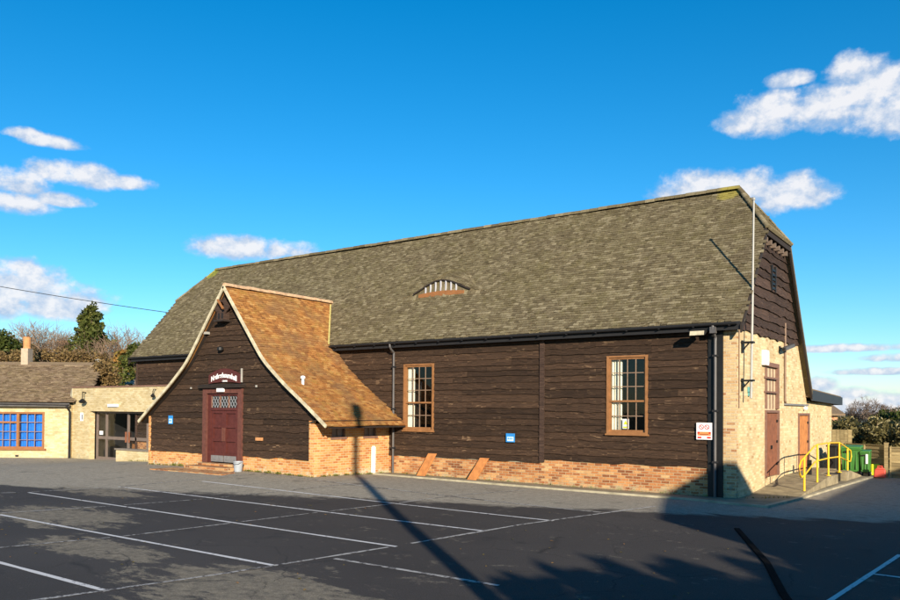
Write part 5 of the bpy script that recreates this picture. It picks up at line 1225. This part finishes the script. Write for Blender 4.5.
# neighbouring houses outside the frame on the right: their roofs shade the barn corner and the drive
nb = thing('house', 'neighbouring brick house with its gable end towards the barn, outside the frame', 'house', (10.1,5.8,0))
sx, sy = SUNAZ.x, SUNAZ.y; px_, py_ = -sy, sx
def hpnt(a, b, z): return (10.1+sx*a+px_*b, 5.8+sy*a+py_*b, z)
m = MB(); wN, wS, HR = 3.9, 3.35, 7.5; eN, eS = HR-2.0, HR-1.95
m.prism([hpnt(.15,-wS,-.3), hpnt(.15,wN,-.3), hpnt(.15,wN,eN-.2), hpnt(.15,0,HR-.2), hpnt(.15,-wS,eS-.2)], (sx*7,sy*7,0)); m.build('wall', M['brick_house'], nb)
m = MB()
m.prism([hpnt(0,-wS-.1,eS-.1), hpnt(0,0,HR-.14), hpnt(0,0,HR), hpnt(0,-wS-.1,eS+.05)], (sx*7.4,sy*7.4,0)); m.prism([hpnt(0,wN+.1,eN-.1), hpnt(0,0,HR-.14), hpnt(0,0,HR), hpnt(0,wN+.1,eN+.05)], (sx*7.4,sy*7.4,0)); m.build('roof', M['tile_wing'], nb)
nb = thing('bungalow', 'low neighbouring bungalow beside the drive, outside the frame', 'house', (8,17,0))
m = MB(); m.box(5.6,10.4,11.1,24,-.3,3.2); m.prism([(5.6,11.1,3.2),(10.4,11.1,3.2),(8,11.1,4.7)], (0,12.9,0)); m.build('wall', M['brick_house'], nb)
m = MB(); m.prism([(5.3,10.9,3.0),(8,10.9,4.72),(8,10.9,4.87),(5.3,10.9,3.15)], (0,13.3,0)); m.prism([(8,10.9,4.72),(10.7,10.9,3.0),(10.7,10.9,3.15),(8,10.9,4.87)], (0,13.3,0)); m.build('roof', M['tile_wing'], nb)

# ------------------------------------------------------------------ camera
f_, CXp, CYp = 777., 450., 397.8
yaw, pit, rol = rad(35.9), rad(.9), rad(.42)
Fv = Vector((-math.sin(yaw)*math.cos(pit), math.cos(yaw)*math.cos(pit), math.sin(pit))); R0 = Vector((math.cos(yaw), math.sin(yaw), 0)); U0 = R0.cross(Fv)
Ri = R0*math.cos(rol)+U0*math.sin(rol); Ui = -R0*math.sin(rol)+U0*math.cos(rol)
cam = bpy.data.cameras.new('Camera'); co_ = bpy.data.objects.new('Camera', cam); COL.objects.link(co_)
mt = Matrix((Ri, Ui, -Fv)).transposed().to_4x4(); mt.translation = Vector((0,0,2.2)); co_.matrix_world = mt
cam.sensor_width = 36; cam.lens = f_/900*36; cam.shift_y = (CYp-300)/900; cam.clip_end = 9000; cam.clip_start = .1
scene.camera = co_

# ------------------------------------------------------------------ light
sun = bpy.data.lights.new('Sun', 'SUN'); so = bpy.data.objects.new('Sun', sun); COL.objects.link(so)
sd = Vector((SUNAZ.x*math.cos(EL), SUNAZ.y*math.cos(EL), math.sin(EL)))      # towards the sun
so.rotation_euler = sd.to_track_quat('Z', 'Y').to_euler(); so.location = (0,0,30); sun.energy = 4.9; sun.angle = rad(.5); sun.color = (1., .87, .68)
w = bpy.data.worlds.new('World'); scene.world = w; w.use_nodes = True; T = w.node_tree; N = T.nodes; L = T.links
for q in list(N): N.remove(q)
out = N.new('ShaderNodeOutputWorld'); sky = N.new('ShaderNodeTexSky'); sky.sky_type = 'NISHITA'; sky.sun_disc = False; sky.sun_elevation = EL
sky.sun_rotation = math.atan2(SUNAZ.x, SUNAZ.y); sky.air_density = 1.0; sky.dust_density = .05; sky.ozone_density = 4.6
hs = N.new('ShaderNodeHueSaturation'); hs.inputs['Saturation'].default_value = 1.28; hs.inputs['Hue'].default_value = .493; hs.inputs['Value'].default_value = 1.; L.new(sky.outputs[0], hs.inputs['Color'])
bg = N.new('ShaderNodeBackground'); bg.inputs[1].default_value = .10; L.new(hs.outputs[0], bg.inputs[0])
def wn(op, a, b=0., c=None, clamp=False):
    q = N.new('ShaderNodeMath'); q.operation = op; q.use_clamp = clamp
    for i, v in enumerate((a, b) if c is None else (a, b, c)):
        if isinstance(v, (int, float)): q.inputs[i].default_value = v
        else: L.new(v, q.inputs[i])
    return q.outputs[0]
tc = N.new('ShaderNodeTexCoord'); sp = N.new('ShaderNodeSeparateXYZ'); L.new(tc.outputs['Generated'], sp.inputs[0])
az = wn('ARCTAN2', sp.outputs[0], sp.outputs[1]); el = wn('ARCSINE', sp.outputs[2])
azd = wn('MULTIPLY', az, 57.2958); eld = wn('MULTIPLY', el, 57.2958)
cb = N.new('ShaderNodeCombineXYZ'); L.new(azd, cb.inputs[0]); L.new(wn('MULTIPLY', eld, 1.25), cb.inputs[1])
def wnoise(scale, det, rough, loc=(0,0,0), dist=0):
    mp = N.new('ShaderNodeMapping'); mp.inputs['Location'].default_value = loc; L.new(cb.outputs[0], mp.inputs[0])
    q = N.new('ShaderNodeTexNoise'); q.inputs['Scale'].default_value = scale; q.inputs['Detail'].default_value = det; q.inputs['Roughness'].default_value = rough; q.inputs['Distortion'].default_value = dist; L.new(mp.outputs[0], q.inputs['Vector']); return q.outputs['Fac']
n1 = wnoise(.5, 10, .6, (3,5,0), .0); n2 = wnoise(.5, 10, .6, (3.25,4.45,0), .0)
clouds = [(-8.35, 21.39, 1.84, 0.91), (-6.63, 20.17, 2.21, 1.14), (-12.27, 21.53, 1.48, 0.53), (-13.21, 19.37, 2.96, 1.34), (-8.94, 19.38, 3.97, 1.41), (-6.07, 18.69, 2.71, 1.61), (-18.77, 15.32, 2.4, 1.05), (-15.78, 14.82, 3.19, 1.17), (-12.15, 14.3, 2.31, 1.27), (-51.14, 11.16, 3.07, 0.89), (-47.79, 11.2, 2.43, 0.63), (-64.82, 17.11, 1.26, 0.36), (-63.25, 16.88, 1.78, 0.42), (-61.56, 14.96, 2.83, 0.81), (-58.47, 14.95, 1.4, 0.51), (-65.05, 14.06, 1.72, 0.85), (-65.32, 12.8, 1.95, 0.74), (-62.73, 13.43, 1.55, 0.5), (-64.96, 7.82, 2.66, 1.39), (-62.64, 6.71, 3.02, 1.3), (-66.07, 6.78, 2.26, 1.38), (-10.31, 1.78, 0.95, 0.6), (-8.66, 1.18, 1.5, 0.46), (-6.93, 2.65, 3.28, 0.26)]
dens = None; vert = None
clouds += [(-7.5, .2, 6.5, .9), (-9.5, 4.2, 4.5, .28), (-5.0, 3.5, 3.0, .3)]
for (a0, e0, ra, re) in clouds:
    ra, re = ra*1.06, re*1.18
    u = wn('DIVIDE', wn('SUBTRACT', azd, a0), ra); v = wn('DIVIDE', wn('SUBTRACT', eld, e0), re)
    vb = wn('MULTIPLY', v, wn('MULTIPLY_ADD', wn('LESS_THAN', v, 0.), .55, 1.))      # flatter bases
    d = wn('SUBTRACT', 1., wn('ADD', wn('MULTIPLY', u, u), wn('MULTIPLY', vb, vb)))
    dens = d if dens is None else wn('MAXIMUM', dens, d)
    sc = wn('MULTIPLY', wn('MULTIPLY_ADD', v, .5, .5), wn('MAXIMUM', d, 0.)); vert = sc if vert is None else wn('MAXIMUM', vert, sc)
dm = wn('ADD', dens, wn('MULTIPLY_ADD', n1, 3.4, -1.3))
mr = N.new('ShaderNodeMapRange'); mr.interpolation_type = 'SMOOTHSTEP'; mr.inputs['From Min'].default_value = -.2; mr.inputs['From Max'].default_value = 1.15; mr.inputs['To Max'].default_value = .95; L.new(dm, mr.inputs[0])
inside = wn('GREATER_THAN', dens, -1.2); alpha = wn('MULTIPLY', mr.outputs[0], inside)
# lit tops, grey-lilac bases
lit = wn('ADD', wn('MULTIPLY', wn('SUBTRACT', n1, n2), 3.6), wn('MULTIPLY_ADD', vert, 1.05, .08), clamp=True)
cr = N.new('ShaderNodeValToRGB'); cr.color_ramp.elements[0].position = .0; cr.color_ramp.elements[0].color = (.27,.345,.46,1); cr.color_ramp.elements[1].position = .85; cr.color_ramp.elements[1].color = (.53,.53,.545,1); L.new(lit, cr.inputs[0])
bgc = N.new('ShaderNodeBackground'); L.new(cr.outputs[0], bgc.inputs[0]); bgc.inputs[1].default_value = 1.
mx = N.new('ShaderNodeMixShader'); L.new(alpha, mx.inputs[0]); L.new(bg.outputs[0], mx.inputs[1]); L.new(bgc.outputs[0], mx.inputs[2]); L.new(mx.outputs[0], out.inputs[0])

vs = scene.view_settings; vs.view_transform = 'Standard'; vs.look = 'None'; vs.gamma = 1; vs.exposure = .8; vs.use_curve_mapping = False
scene.cycles.max_bounces = 6; scene.cycles.transparent_max_bounces = 8
